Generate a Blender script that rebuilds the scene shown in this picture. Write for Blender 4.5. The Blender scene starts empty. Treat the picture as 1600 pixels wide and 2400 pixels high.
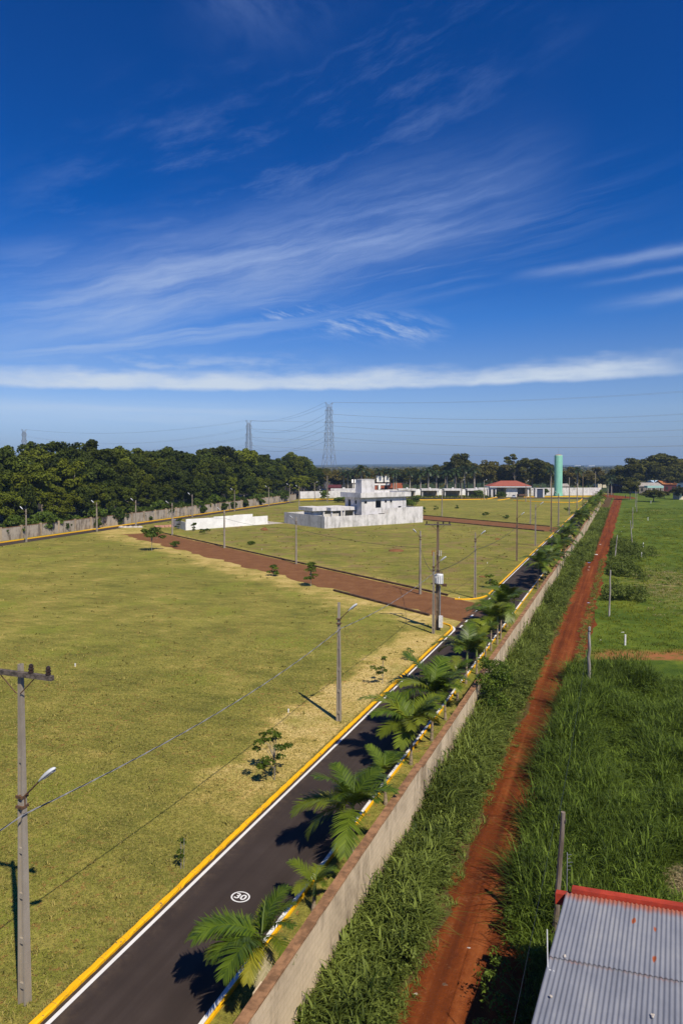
import bpy, math, random
import numpy as np
from mathutils import Vector, Matrix
random.seed(7)
SC = bpy.context.scene
COL = SC.collection
pi = math.pi
# ------------------------------------------------------------------ camera model
HAZE_D = 0.00012
FPX, HCAM = 1600.0, 16.0
SHIFT = -67.0          # rows by which the principal point sits above the picture's middle
PITCH = math.atan((109 + SHIFT) / FPX)
CP, SP = math.cos(PITCH), math.sin(PITCH)
def ray(u, v):
    a, b = (u - 800) / FPX, (1200 + SHIFT - v) / FPX
    return Vector((a, CP + b * SP, -SP + b * CP))
def G(u, v, z=0.0):
    d = ray(u, v); k = (z - HCAM) / d.z
    return Vector((d.x * k, d.y * k, z))
def HT(v, y, u=800):
    d = ray(u, v); return HCAM + d.z * y / d.y
# road frame: t runs along the avenue, s to its right
TV = Vector((0.3827, 0.9239, 0)); NV = Vector((0.9239, -0.3827, 0))
def RP(s, t, z=0.0):
    p = TV * t + NV * s; return Vector((p.x, p.y, z))
def st(p): return (p.x * NV.x + p.y * NV.y, p.x * TV.x + p.y * TV.y)
ROADROT = math.atan2(NV.y, NV.x)
# house / cross street frame
E1 = Vector((0.8146, 0.58, 0)); E2 = Vector((-0.58, 0.8146, 0))
E1ROT = math.atan2(E1.y, E1.x)
# ------------------------------------------------------------------ mesh builder
JIT = random.Random(99)
class MB:
    def __init__(s): s.v = []; s.f = []; s.m = []
    def poly(s, pts, mi=0):
        b = len(s.v); s.v += [tuple(p) for p in pts]; s.f.append(tuple(range(b, b + len(pts)))); s.m.append(mi)
    def box(s, x0, x1, y0, y1, z0, z1, fr=None, mi=0):
        b = len(s.v)
        for z in (z0, z1):
            for x, y in ((x0, y0), (x1, y0), (x1, y1), (x0, y1)):
                p = (x, y, z) if fr is None else tuple(fr(x, y, z)); s.v.append(p)
        for f in ((3, 2, 1, 0), (4, 5, 6, 7), (0, 1, 5, 4), (1, 2, 6, 5), (2, 3, 7, 6), (3, 0, 4, 7)):
            s.f.append(tuple(b + i for i in f)); s.m.append(mi)
    def tube(s, pts, rad, n=6, mi=0, cap=True):
        pts = [Vector(p) for p in pts]
        if not hasattr(rad, '__len__'): rad = [rad] * len(pts)
        b = len(s.v); up = None
        for i, p in enumerate(pts):
            d = (pts[min(i + 1, len(pts) - 1)] - pts[max(i - 1, 0)]).normalized()
            if up is None:
                up = Vector((0, 0, 1)) if abs(d.z) < .9 else Vector((1, 0, 0))
            a = d.cross(up).normalized(); c = a.cross(d).normalized(); up = c
            for k in range(n):
                w = 2 * pi * (k + .5) / n
                s.v.append(tuple(p + (a * math.cos(w) + c * math.sin(w)) * rad[i]))
        for i in range(len(pts) - 1):
            for k in range(n):
                k2 = (k + 1) % n
                s.f.append((b + i * n + k, b + i * n + k2, b + (i + 1) * n + k2, b + (i + 1) * n + k)); s.m.append(mi)
        if cap:
            s.f.append(tuple(b + k for k in range(n))[::-1]); s.m.append(mi)
            e = b + (len(pts) - 1) * n
            s.f.append(tuple(e + k for k in range(n))); s.m.append(mi)
    def sweep(s, pts, prof, mi=0, jit=0.):
        """prof: closed list of (offset to the right of travel, z)"""
        pts = [Vector((p[0], p[1], 0)) for p in pts]; n = len(prof); b = len(s.v)
        for i, p in enumerate(pts):
            d0 = (p - pts[i - 1]).normalized() if i else (pts[1] - p).normalized()
            d1 = (pts[i + 1] - p).normalized() if i < len(pts) - 1 else d0
            d = (d0 + d1).normalized(); r = Vector((d.y, -d.x, 0)); k = 1 / max(.4, d.dot(d1))
            for o, z in prof:
                q = o * k + (JIT.uniform(-jit, jit) if jit else 0); s.v.append((p.x + r.x * q, p.y + r.y * q, z + (JIT.uniform(-jit, jit) * .4 if jit and z > 0 else 0)))
        for i in range(len(pts) - 1):
            for j in range(n):
                j2 = (j + 1) % n
                s.f.append((b + i * n + j, b + i * n + j2, b + (i + 1) * n + j2, b + (i + 1) * n + j)); s.m.append(mi)
        s.f.append(tuple(b + j for j in range(n))); s.m.append(mi)
        e = b + (len(pts) - 1) * n
        s.f.append(tuple(e + j for j in range(n))[::-1]); s.m.append(mi)
    def lathe(s, prof, n=16, c=(0, 0, 0), mi=0):
        b = len(s.v)
        for r, z in prof:
            for k in range(n):
                w = 2 * pi * k / n; s.v.append((c[0] + r * math.cos(w), c[1] + r * math.sin(w), c[2] + z))
        for i in range(len(prof) - 1):
            for k in range(n):
                k2 = (k + 1) % n
                s.f.append((b + i * n + k, b + i * n + k2, b + (i + 1) * n + k2, b + (i + 1) * n + k)); s.m.append(mi)
        s.f.append(tuple(b + k for k in range(n))[::-1]); s.m.append(mi)
        e = b + (len(prof) - 1) * n; s.f.append(tuple(e + k for k in range(n))); s.m.append(mi)
    def mesh(s, name, mats, smooth=False):
        me = bpy.data.meshes.new(name); me.from_pydata(s.v, [], s.f); me.validate()
        for m in (mats if isinstance(mats, (list, tuple)) else [mats]): me.materials.append(m)
        if any(s.m) and len(me.polygons) == len(s.m): me.polygons.foreach_set('material_index', s.m)
        if smooth: me.polygons.foreach_set('use_smooth', [True] * len(me.polygons))
        me.update(); return me
    def build(s, name, mats, parent=None, loc=None, smooth=False):
        return link(name, s.mesh(name, mats, smooth), parent, loc)
def link(name, me, parent=None, loc=None):
    o = bpy.data.objects.new(name, me); COL.objects.link(o)
    if parent is not None: o.parent = parent
    if loc is not None: o.location = loc
    return o
def tag(o, label=None, cat=None, group=None, kind=None):
    if label: o['label'] = label
    if cat: o['category'] = cat
    if group: o['group'] = group
    if kind: o['kind'] = kind
    return o
def thing(name, label, cat, loc=(0, 0, 0), rz=0, group=None):
    o = bpy.data.objects.new(name, None); COL.objects.link(o); o.location = loc; o.rotation_euler = (0, 0, rz)
    o.empty_display_size = .2
    return tag(o, label, cat, group)
KIDS = {}
def dup(root, loc, rz=0, label=None, group=None, scale=None, sub=True):
    r = root.copy(); COL.objects.link(r); r.location = loc; r.rotation_euler = (0, 0, rz)
    if label: r['label'] = label
    if group: r['group'] = group
    if scale is not None: r.scale = scale if hasattr(scale, '__len__') else (scale,) * 3
    for ch in list(root.children):
        c = ch.copy(); COL.objects.link(c); c.parent = r
        for g in ch.children:
            d = g.copy(); COL.objects.link(d); d.parent = c
    return r
def npmesh(name, verts, quads, mats, tint=None, smooth=False):
    """verts (N,3), quads (M,4) numpy"""
    me = bpy.data.meshes.new(name)
    nv, nq = len(verts), len(quads)
    me.vertices.add(nv); me.vertices.foreach_set('co', np.asarray(verts, np.float32).ravel())
    me.loops.add(nq * 4); me.loops.foreach_set('vertex_index', np.asarray(quads, np.int32).ravel())
    me.polygons.add(nq)
    me.polygons.foreach_set('loop_start', np.arange(nq, dtype=np.int32) * 4)
    if tint is not None:
        a = me.attributes.new('tint', 'FLOAT', 'POINT'); a.data.foreach_set('value', np.asarray(tint, np.float32).ravel())
    for m in (mats if isinstance(mats, (list, tuple)) else [mats]): me.materials.append(m)
    if smooth: me.polygons.foreach_set('use_smooth', np.ones(nq, bool))
    me.update(calc_edges=True)
    return me
# ------------------------------------------------------------------ node helpers
class NT:
    def __init__(s, tree): s.t = tree; tree.nodes.clear()
    def n(s, typ, ins=None, **pr):
        nd = s.t.nodes.new(typ)
        for k, v in pr.items(): setattr(nd, k, v)
        for k, v in (ins or {}).items(): s.set(nd.inputs[k], v)
        return nd
    def set(s, sock, v):
        if isinstance(v, bpy.types.NodeSocket): s.t.links.new(v, sock)
        elif hasattr(v, '__len__') and not isinstance(v, str):
            v = tuple(v)
            if sock.type == 'RGBA' and len(v) == 3: v = v + (1,)
            sock.default_value = v
        else: sock.default_value = v
    def m(s, op, a, b=None, c=None, clamp=False):
        ins = {0: a}
        if b is not None: ins[1] = b
        if c is not None: ins[2] = c
        return s.n('ShaderNodeMath', ins, operation=op, use_clamp=clamp).outputs[0]
    def add(s, a, b): return s.m('ADD', a, b)
    def mul(s, a, b): return s.m('MULTIPLY', a, b)
    def sstep(s, x, a, b, lo=0., hi=1.):
        return s.n('ShaderNodeMapRange', {0: x, 1: a, 2: b, 3: lo, 4: hi}, interpolation_type='SMOOTHSTEP').outputs[0]
    def lin(s, x, a, b, lo=0., hi=1.):
        return s.n('ShaderNodeMapRange', {0: x, 1: a, 2: b, 3: lo, 4: hi}).outputs[0]
    def mix(s, f, a, b, mode='MIX'):
        nd = s.n('ShaderNodeMix', {0: f, 6: a, 7: b}, data_type='RGBA', blend_type=mode); return nd.outputs[2]
    def noise(s, vec, scale, detail=3., rough=.55, dist=0.):
        return s.n('ShaderNodeTexNoise', {'Vector': vec, 'Scale': scale, 'Detail': detail, 'Roughness': rough, 'Distortion': dist}).outputs['Fac']
    def ramp(s, f, stops):
        nd = s.n('ShaderNodeValToRGB', {0: f}); e = nd.color_ramp.elements
        while len(e) > len(stops): e.remove(e[-1])
        while len(e) < len(stops): e.new(1.)
        for x, (p, c) in zip(e, stops): x.position = p; x.color = tuple(c) + (1,)
        return nd.outputs[0]
    def vmul(s, v, k): return s.n('ShaderNodeVectorMath', {0: v, 1: k}, operation='MULTIPLY').outputs[0]
    def dot(s, v, k): return s.n('ShaderNodeVectorMath', {0: v, 1: tuple(k)}, operation='DOT_PRODUCT').outputs['Value']
    def xyz(s, x, y, z=0.): return s.n('ShaderNodeCombineXYZ', {0: x, 1: y, 2: z}).outputs[0]
    def bump(s, h, strength=.3, dist=.05): return s.n('ShaderNodeBump', {'Height': h, 'Strength': strength, 'Distance': dist}).outputs[0]
    def out(s, sh): s.n('ShaderNodeOutputMaterial', {0: sh})
    def bsdf(s, col, rough=.8, spec=.2, normal=None, metal=0.):
        ins = {'Base Color': col, 'Roughness': rough, 'Specular IOR Level': spec, 'Metallic': metal}
        if normal is not None: ins['Normal'] = normal
        return s.n('ShaderNodeBsdfPrincipled', ins).outputs[0]
def newmat(name):
    m = bpy.data.materials.new(name); m.use_nodes = True; return m, NT(m.node_tree)
def world_pos(k): return k.n('ShaderNodeNewGeometry').outputs['Position']
def obj_pos(k): return k.n('ShaderNodeTexCoord').outputs['Object']
def simple(name, c1, c2=None, scale=3., rough=.8, spec=.25, metal=0., bump=.0, stretch=(1, 1, 1), objc=True, rnd=0., lo=.35, hi=.65):
    m, k = newmat(name)
    p = obj_pos(k) if objc else world_pos(k)
    if stretch != (1, 1, 1): p = k.vmul(p, stretch)
    c2 = c2 or tuple(x * .7 for x in c1)
    f = k.noise(p, scale, 5, .65)
    col = k.mix(k.sstep(f, lo, hi), c2, c1)
    if rnd:
        r = k.n('ShaderNodeObjectInfo').outputs['Random']
        col = k.mix(1., col, k.n('ShaderNodeCombineColor', {0: k.lin(r, 0, 1, 1 - rnd, 1 + rnd), 1: k.lin(r, 0, 1, 1 - rnd, 1 + rnd), 2: k.lin(r, 0, 1, 1 - rnd, 1 + rnd)}).outputs[0], 'MULTIPLY')
    nrm = k.bump(k.noise(p, scale * 6, 4), bump, .02) if bump else None
    k.out(k.bsdf(col, rough, spec, nrm, metal)); return m
def leafmat(name, c_lo, c_hi, c_rnd=None, trans=.25, rough=.5, spec=.3, objvar=.25, isl=.35):
    """foliage: colour from the mesh's own tint, from card to card and from plant to plant"""
    m, k = newmat(name)
    t = k.n('ShaderNodeAttribute', attribute_name='tint').outputs['Fac']
    ri = k.n('ShaderNodeNewGeometry').outputs['Random Per Island']
    ro = k.n('ShaderNodeObjectInfo').outputs['Random']
    f = k.add(k.mul(t, 1 - isl), k.mul(ri, isl))
    col = k.mix(f, c_lo, c_hi)
    if c_rnd is not None: col = k.mix(k.sstep(ro, .35, 1., 0., .75), col, c_rnd)
    v = k.lin(k.m('FRACT', k.mul(ro, 7.31)), 0, 1, 1 - objvar, 1 + objvar)
    col = k.mix(1., col, k.n('ShaderNodeCombineColor', {0: v, 1: v, 2: v}).outputs[0], 'MULTIPLY')
    b = k.bsdf(col, rough, spec)
    tr = k.n('ShaderNodeBsdfTranslucent', {0: k.mix(1., col, (1.3, 1.25, .5, 1), 'MULTIPLY')}).outputs[0]
    k.out(k.n('ShaderNodeMixShader', {0: trans, 1: b, 2: tr}).outputs[0]); return m
# ------------------------------------------------------------------ render, camera, sun, sky
SC.view_settings.view_transform = 'Standard'; SC.view_settings.look = 'None'
SC.view_settings.exposure = 0.15; SC.view_settings.gamma = 1.0
SC.cycles.max_bounces = 5; SC.cycles.diffuse_bounces = 2; SC.cycles.glossy_bounces = 2; SC.cycles.transmission_bounces = 3; SC.cycles.transparent_max_bounces = 4; SC.cycles.volume_bounces = 0
SC.cycles.use_denoising = True
SC.cycles.volume_max_steps = 64
cam = bpy.data.cameras.new('camera'); camo = bpy.data.objects.new('camera', cam); COL.objects.link(camo)
cam.sensor_fit = 'VERTICAL'; cam.sensor_height = 36; cam.lens = 24
cam.shift_y = SHIFT / 2400; cam.clip_start = .1; cam.clip_end = 30000
camo.location = (0, 0, HCAM); camo.rotation_euler = (pi / 2 - PITCH, 0, 0)
SC.camera = camo
SUN_EL = math.radians(51); SUN_AZ = math.radians(152)      # clockwise from +Y
sd = Vector((math.sin(SUN_AZ) * math.cos(SUN_EL), math.cos(SUN_AZ) * math.cos(SUN_EL), math.sin(SUN_EL)))
sl = bpy.data.lights.new('sun', 'SUN'); sl.energy = 5.0; sl.angle = math.radians(.53); sl.color = (1, .90, .74)
so = bpy.data.objects.new('sun', sl); COL.objects.link(so); so.rotation_euler = (-sd).to_track_quat('-Z', 'Y').to_euler(); so.location = (0, 0, 60)
W = bpy.data.worlds.new('World'); SC.world = W; W.use_nodes = True; W.cycles.sampling_method="MANUAL"; W.cycles.sample_map_resolution=256
def build_world():
    k = NT(W.node_tree)
    d = k.n('ShaderNodeTexCoord').outputs['Generated']
    sky = k.n('ShaderNodeTexSky', sky_type='NISHITA', sun_disc=False, sun_elevation=SUN_EL, sun_rotation=SUN_AZ,
              altitude=600, air_density=1.0, dust_density=.35, ozone_density=4.0).outputs[0]
    sx = k.n('ShaderNodeSeparateXYZ', {0: d})
    x, y, z = sx.outputs
    deg = 180 / pi
    az = k.mul(k.m('ARCTAN2', x, y), deg); el = k.mul(k.m('ARCSINE', z), deg)
    # deeper, more saturated blue away from the horizon
    sky = k.n('ShaderNodeGamma', {0: k.mix(1., sky, (.42, .42, .42, 1), 'MULTIPLY'), 1: 1.5}).outputs[0]
    sky = k.mix(1., sky, k.ramp(k.lin(el, 0, 40), SKY), 'MULTIPLY')
    sky = k.mix(1., sky, (2.1, 2.1, 2.1, 1), 'MULTIPLY')
    wob = k.add(k.noise(k.xyz(k.mul(az, .09), k.mul(el, .12), 3.), 1., 3), -.5)
    wob2 = k.add(k.noise(k.xyz(k.mul(az, .35), k.mul(el, .4), 9.), 1., 4), -.5)
    def gauss(v, c, w):
        q = k.m('DIVIDE', k.add(v, -c), w); return k.m('EXPONENT', k.mul(k.mul(q, q), -1.))
    def rot(a):
        a = math.radians(a); u = k.add(k.mul(az, math.cos(a)), k.mul(el, math.sin(a)))
        v = k.add(k.mul(az, -math.sin(a)), k.mul(el, math.cos(a)))
        return u, v
    def streak(a, fu, fv, seed, warp=2.5, detail=6, rough=.6):
        u, v = rot(a)
        v = k.add(v, k.add(k.mul(wob, warp), k.mul(wob2, warp * .3)))
        return k.noise(k.xyz(k.mul(u, fu), k.mul(v, fv), seed), 1., detail, rough)
    masks = []
    # big diffuse streak
    u, v = rot(15); vv = k.add(v, k.mul(wob, 2.6))
    env = k.mul(gauss(vv, 17.5, 3.1), k.mul(k.sstep(u, -30, -12), k.sstep(u, 27, 9)))
    masks.append(k.mul(env, k.sstep(streak(14, .055, .55, 1., 2., 6, .66), .28, .74, .16, .72)))
    # fine threads below it
    env = k.mul(gauss(v, 14.2, 2.6), k.mul(k.sstep(u, -34, -14), k.sstep(u, 34, 10)))
    masks.append(k.mul(env, k.sstep(streak(9, .045, .85, 5., 1.2, 4), .38, .78, 0, .5)))
    # upper wisps
    u2, v2 = rot(20)
    env = k.mul(gauss(k.add(v2, k.mul(wob, 5.)), 25., 5.), k.mul(k.sstep(az, -30, -14), k.sstep(az, 24, 4)))
    masks.append(k.mul(env, k.sstep(streak(19, .08, .34, 11., 2.2, 7, .68), .45, .82, 0, .40)))
    env = k.mul(gauss(el, 36, 4.), gauss(az, -6.5, 6.))
    masks.append(k.mul(env, k.sstep(streak(-30, .14, .22, 15., 2.5, 5, .62), .34, .8, 0, .40)))
    env = k.mul(gauss(v2, 21.5, 2.2), k.mul(k.sstep(az, -40, -22), k.sstep(az, -2, -12)))
    masks.append(k.mul(env, k.sstep(streak(12, .08, .45, 17., 2., 4), .35, .78, 0, .36)))
    # low bright band
    vb = k.add(el, k.add(k.mul(wob2, .55), k.mul(az, -.018)))
    nb = k.noise(k.xyz(k.mul(az, .28), k.mul(el, 1.1), 21.), 1., 6, .6)
    vb2 = k.add(vb, k.mul(k.add(nb, -.5), 1.6))
    vb3 = k.add(vb, k.mul(k.add(k.noise(k.xyz(k.mul(az, .13), k.mul(el, .5), 61.), 1., 5, .6), -.5), 2.6))
    env = k.mul(k.sstep(vb, 6.15, 6.65), k.sstep(vb3, 8.3, 6.7))
    ends = k.mul(k.sstep(az, -30, -20, .55, 1.), k.sstep(az, 28.5, 22.5, .1, 1.))
    masks.append(k.mul(k.mul(env, ends), k.sstep(nb, .25, .62, .68, 1.0)))
    env = k.mul(gauss(vb, 8.3, .9), k.mul(k.sstep(az, -26, -16), k.sstep(az, 2, -8)))
    masks.append(k.mul(env, k.sstep(nb, .4, .7, 0., .4)))
    env = k.mul(gauss(el, 4.2, .9), k.sstep(az, 6, -14))
    masks.append(k.mul(env, k.sstep(streak(0, .05, .8, 25., .8), .3, .7, .1, .4)))
    # feathers
    env = k.mul(gauss(k.add(el, k.mul(az, .1)), 11.8, 1.0), k.mul(k.sstep(az, -9, -5), k.sstep(az, 10, 5)))
    masks.append(k.mul(env, k.sstep(streak(-17, .2, 1.0, 33., 1.8, 6, .64), .42, .68, 0, .72)))
    # thin streaks at the right
    u3, v3 = rot(4)
    for c, w, a0, g in ((13.85, .42, 12., .42), (12.5, .22, 17., .25), (10.75, .45, 18., .3)):
        env = k.mul(gauss(k.add(v3, k.mul(wob2, .5)), c, w), k.sstep(az, a0, a0 + 8))
        masks.append(k.mul(env, k.sstep(streak(4, .12, 1.1, 40. + c, .6), .3, .65, .4 * g, g)))
    tot = masks[0]
    for q in masks[1:]: tot = k.m('MAXIMUM', tot, q)
    tot = k.m('MINIMUM', tot, .95)
    veil = k.mul(k.sstep(k.noise(k.xyz(k.mul(az, .05), k.mul(el, .09), 50.), 1., 3), .3, .8), .004)
    tot = k.m('MAXIMUM', tot, veil)
    cc = k.ramp(k.lin(el, 0, 40), [(0, CLD[0]), (.2, CLD[1]), (.5, CLD[2]), (1, CLD[3])])
    col = k.mix(tot, sky, cc)
    bg = k.n('ShaderNodeBackground', {0: col, 1: .089})
    k.n('ShaderNodeOutputWorld', {0: bg.outputs[0]})
SKY = [(0, (.25, .31, .55)), (.02, (.26, .32, .57)), (.11, (.58, .54, .65)), (.2, (.56, .58, .7)), (.3, (.26, .56, .82)), (.5, (.0, .47, .86)), (.83, (.0, .53, .98)), (1, (.0, .50, .96))]
CLD = [(6.6, 7.4, 8.3), (6.3, 7.2, 8.4), (3.2, 4.5, 7.8), (2.0, 3.1, 6.2)]
build_world()
# ================================================================== materials
def ground_material():
    m, k = newmat('mown_grass_and_lawn')
    p = world_pos(k)
    s = k.dot(p, NV); t = k.dot(p, TV); mc = k.dot(p, E1 * 0 + Vector((0.8146, 0.58, 0)))
    n1 = k.noise(p, .035, 4, .6); n2 = k.noise(p, .16, 5, .62); n3 = k.noise(p, .9, 5, .65)
    n4 = k.noise(p, 5., 5, .7); n5 = k.noise(p, 22., 3, .7)
    mowv = k.vmul(k.n('ShaderNodeVectorRotate', {'Vector': p, 'Angle': .5}, rotation_type='Z_AXIS').outputs[0], (.12, 1.3, 1))
    mow = k.noise(mowv, 1., 4, .6)
    f = k.add(k.add(k.mul(n1, .5), k.mul(n2, .75)), k.add(k.mul(n3, .5), k.add(k.mul(n4, .45), k.mul(mow, .5))))   # ~1.35 mean
    # dry, tan margins along the avenue kerb and along the first cross street
    wv = k.mul(k.add(n2, -.5), 9.)
    tan1 = k.mul(k.sstep(k.add(s, k.mul(wv, .8)), -20.3, -18.6), k.mul(k.mul(k.sstep(t, 21, 34), k.sstep(t, 66, 60)), k.sstep(s, -14.4, -15.2)))
    tan2 = k.mul(k.mul(k.sstep(k.add(mc, wv), 42.5, 48.5), k.mul(k.sstep(mc, 60, 59), k.sstep(s, -12, -17))), .75)
    tan3 = k.mul(k.mul(k.sstep(k.add(mc, k.mul(wv, .6)), 62.5, 60), k.sstep(mc, 57., 58.)), .4)
    tan = k.m('MAXIMUM', k.m('MAXIMUM', tan1, tan2), tan3)
    inner = k.mul(k.mul(k.sstep(mc, 58, 62), k.sstep(mc, 139, 134)), 1.)       # the house block: patchier, browner
    n6 = k.noise(k.vmul(p, (.55, 1.1, 1)), .55, 6, .8)
    f2 = k.add(k.add(f, k.mul(k.add(n6, -.5), 1.1)), k.add(k.mul(tan, .52), k.mul(inner, -.04)))
    mown = k.ramp(k.lin(f2, .93, 1.98), [(0, (.10, .10, .022)), (.24, (.155, .155, .030)), (.48, (.245, .225, .046)),
                                         (.66, (.35, .285, .074)), (.84, (.50, .375, .12)), (1., (.58, .44, .17))])
    yg = k.mul(k.sstep(k.noise(p, .11, 5, .68), .5, .66), .6)
    mown = k.mix(yg, mown, (.20, .225, .03))
    spots = k.mul(k.mul(k.sstep(k.noise(p, 2.6, 5, .8), .535, .64), k.sstep(k.noise(p, .15, 3), .38, .6)), .8)
    mown = k.mix(spots, mown, (.30, .13, .05))
    brown = k.mul(k.mul(inner, k.sstep(k.noise(p, .2, 5, .68), .5, .64)), .65)
    mown = k.mix(brown, mown, (.24, .155, .075))
    dk = k.sstep(k.add(k.mul(n5, .5), k.mul(n4, .5)), .36, .62, .62, 1.18)
    mown = k.mix(1., mown, k.n('ShaderNodeCombineColor', {0: dk, 1: dk, 2: dk}).outputs[0], 'MULTIPLY')
    # right-hand meadow
    g = k.add(k.mul(n2, .7), k.add(k.mul(n3, .5), k.mul(n4, .45)))
    lush = k.ramp(k.lin(g, .5, 1.2), [(0, (.022, .045, .006)), (.35, (.06, .10, .010)), (.6, (.12, .16, .016)), (1, (.24, .23, .045))])
    dry = k.mul(k.sstep(k.noise(k.vmul(p, (.06, .2, 1)), 1., 5, .65), .60, .72), .7)
    g2 = k.m('EXPONENT', k.mul(k.add(k.m('POWER', k.mul(k.add(s, -9.), .13), 2.), k.m('POWER', k.mul(k.add(t, -101.), .085), 2.)), -1.)); dry = k.m('MAXIMUM', dry, k.mul(g2, k.sstep(n3, .42, .6)))
    lush = k.mix(dry, lush, (.30, .23, .095))
    y = k.n('ShaderNodeSeparateXYZ', {0: p}).outputs[1]
    soil = k.mix(k.sstep(n3, .35, .65), (.05, .032, .018), (.085, .06, .028))
    near = k.mul(k.sstep(t, 56, 51), k.sstep(s, -6.5, -5))
    lush = k.mix(near, lush, soil)
    strip = k.mul(k.sstep(s, -8.9, -8.3), k.sstep(s, -5.3, -5.6))
    lush = k.mix(strip, lush, (.10, .06, .025))
    path = k.mul(k.mul(k.sstep(k.add(y, k.mul(k.add(n2, -.5), 3.)), 55.3, 56.2), k.sstep(k.add(y, k.mul(k.add(n2, -.5), 3.)), 59.5, 57.5)), k.sstep(s, -3., -1.))
    lush = k.mix(k.mul(path, k.sstep(n3, .3, .55)), lush, (.3, .12, .045))
    bare = k.mul(k.mul(k.sstep(y, 258, 266), k.sstep(y, 300, 288)), k.mul(k.sstep(k.add(s, wv), 24, 30), .9))
    lush = k.mix(bare, lush, (.2, .10, .05))
    side = k.sstep(s, -8.5, -8.3)
    near_col = k.mix(side, mown, lush)
    # countryside past the estate
    far = k.ramp(k.noise(p, .006, 5, .6), [(.3, (.018, .034, .01)), (.55, (.04, .06, .016)), (.75, (.11, .1, .035))])
    d = k.n('ShaderNodeVectorMath', {0: p}, operation='LENGTH').outputs['Value']
    col = k.mix(k.sstep(d, 405, 470), near_col, far)
    left = k.sstep(k.add(k.n('ShaderNodeSeparateXYZ', {0: p}).outputs[0], k.mul(y, -.294)), -115.8, -116.4)
    col = k.mix(left, col, (.035, .028, .014))          # leaf litter under the wood
    nrm = k.bump(k.add(k.mul(n4, .7), n5), .55, .06)
    k.out(k.bsdf(col, .95, .1, nrm)); return m
M_GROUND = ground_material()
def asphalt():
    m, k = newmat('asphalt'); p = world_pos(k)
    a = k.noise(p, 60, 3, .7); b = k.noise(p, .35, 5, .6)
    tn = k.dot(p, NV)
    wheel = k.noise(k.xyz(k.mul(tn, 1.6), k.mul(k.dot(p, TV), .03)), 1., 3)
    v = k.add(k.add(k.mul(a, .35), k.mul(b, .45)), k.mul(k.add(wheel, -.2), .55))
    dust = k.mul(k.mul(k.sstep(tn, -14.2, -15.0), k.sstep(k.noise(p, 2.2, 5, .7), .4, .7)), .35)
    col = k.ramp(k.lin(v, .3, .8), [(0, (.022, .0155, .0125)), (.5, (.039, .028, .0225)), (1, (.065, .049, .041))])
    fl = k.sstep(k.noise(p, 45, 2, .5), .74, .8, 0, .5)
    col = k.mix(fl, col, (.16, .15, .14)); col = k.mix(dust, col, (.13, .09, .055))
    tt = k.dot(p, TV); soil = k.mul(k.mul(k.mul(k.sstep(tt, 63, 69), k.sstep(tt, 86, 80)), k.sstep(tn, -12.2, -15.2)), k.sstep(k.noise(p, 1.1, 5, .7), .36, .62))
    col = k.mix(k.mul(soil, .8), col, (.16, .075, .032))
    k.out(k.bsdf(col, .88, .25, k.bump(a, .5, .012))); return m
M_ASPH = asphalt()
def earth(name, c, c2, c3, ruts=.9):
    m, k = newmat(name); p = world_pos(k)
    a = k.noise(p, .5, 6, .65); b = k.noise(p, 4., 5, .7); g = k.noise(p, 26, 3, .7)
    rut = k.noise(k.xyz(k.mul(k.dot(p, NV), 2.2), k.mul(k.dot(p, TV), .06), 2.), 1., 3)
    v = k.add(k.add(k.mul(a, .45), k.mul(b, .35)), k.add(k.mul(g, .2), k.mul(k.add(rut, -.5), ruts)))
    col = k.ramp(k.lin(v, .25, .75), [(0, c2), (.5, c), (1, c3)])
    if ruts > .1:
        sv = k.add(k.dot(p, NV), k.mul(k.add(k.noise(k.xyz(k.mul(k.dot(p, TV), .07), 0.), 1., 2), -.5), 1.1))
        for c0 in (-5.05, -3.75):
            w_ = k.sstep(k.m('ABSOLUTE', k.add(sv, -c0)), .28, .08)
            col = k.mix(k.mul(k.mul(w_, k.sstep(b, .3, .6)), .5), col, c2)
        col = k.mix(k.mul(k.sstep(k.noise(p, .9, 4, .7), .58, .72), .5), col, (.30, .13, .055))
    st = k.sstep(k.noise(p, 9, 3, .6), .68, .76, 0, .6)
    col = k.mix(st, col, tuple(min(1, x * 1.5 + .05) for x in c3))
    k.out(k.bsdf(col, .95, .1, k.bump(k.add(b, g), .7, .05))); return m
M_RED = earth('red_earth', (.165, .040, .009), (.085, .022, .007), (.27, .08, .022))
M_BROWN = earth('brown_earth', (.185, .083, .034), (.105, .047, .022), (.29, .15, .07), 0.)
def paint(name, c, chip, lo=.62, hi=.7, sc=3.2):
    m, k = newmat(name); p = world_pos(k)
    f = k.sstep(k.noise(p, sc, 6, .75), lo, hi)
    v = k.noise(p, .8, 4, .6)
    if sc > 4 and chip[0] < .18: f = k.m('MAXIMUM', f, k.sstep(k.m('FRACT', k.dot(p, TV)), .03, .012, 0, .55))
    col = k.mix(f, k.mix(v, c, tuple(x * .72 for x in c)), chip)
    k.out(k.bsdf(col, .7, .3, k.bump(k.noise(p, 14, 3), .25, .02))); return m
M_YEL = paint('yellow_kerb_paint', (.95, .50, .004), (.16, .11, .06), .61, .66, 4.2)
M_WHITE = paint('white_road_paint', (.80, .80, .77), (.2, .19, .18), .66, .74, 5.)
M_KERB = simple('dirty_concrete_kerb', (.13, .075, .045), (.05, .03, .02), 1.5, objc=False)
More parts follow.
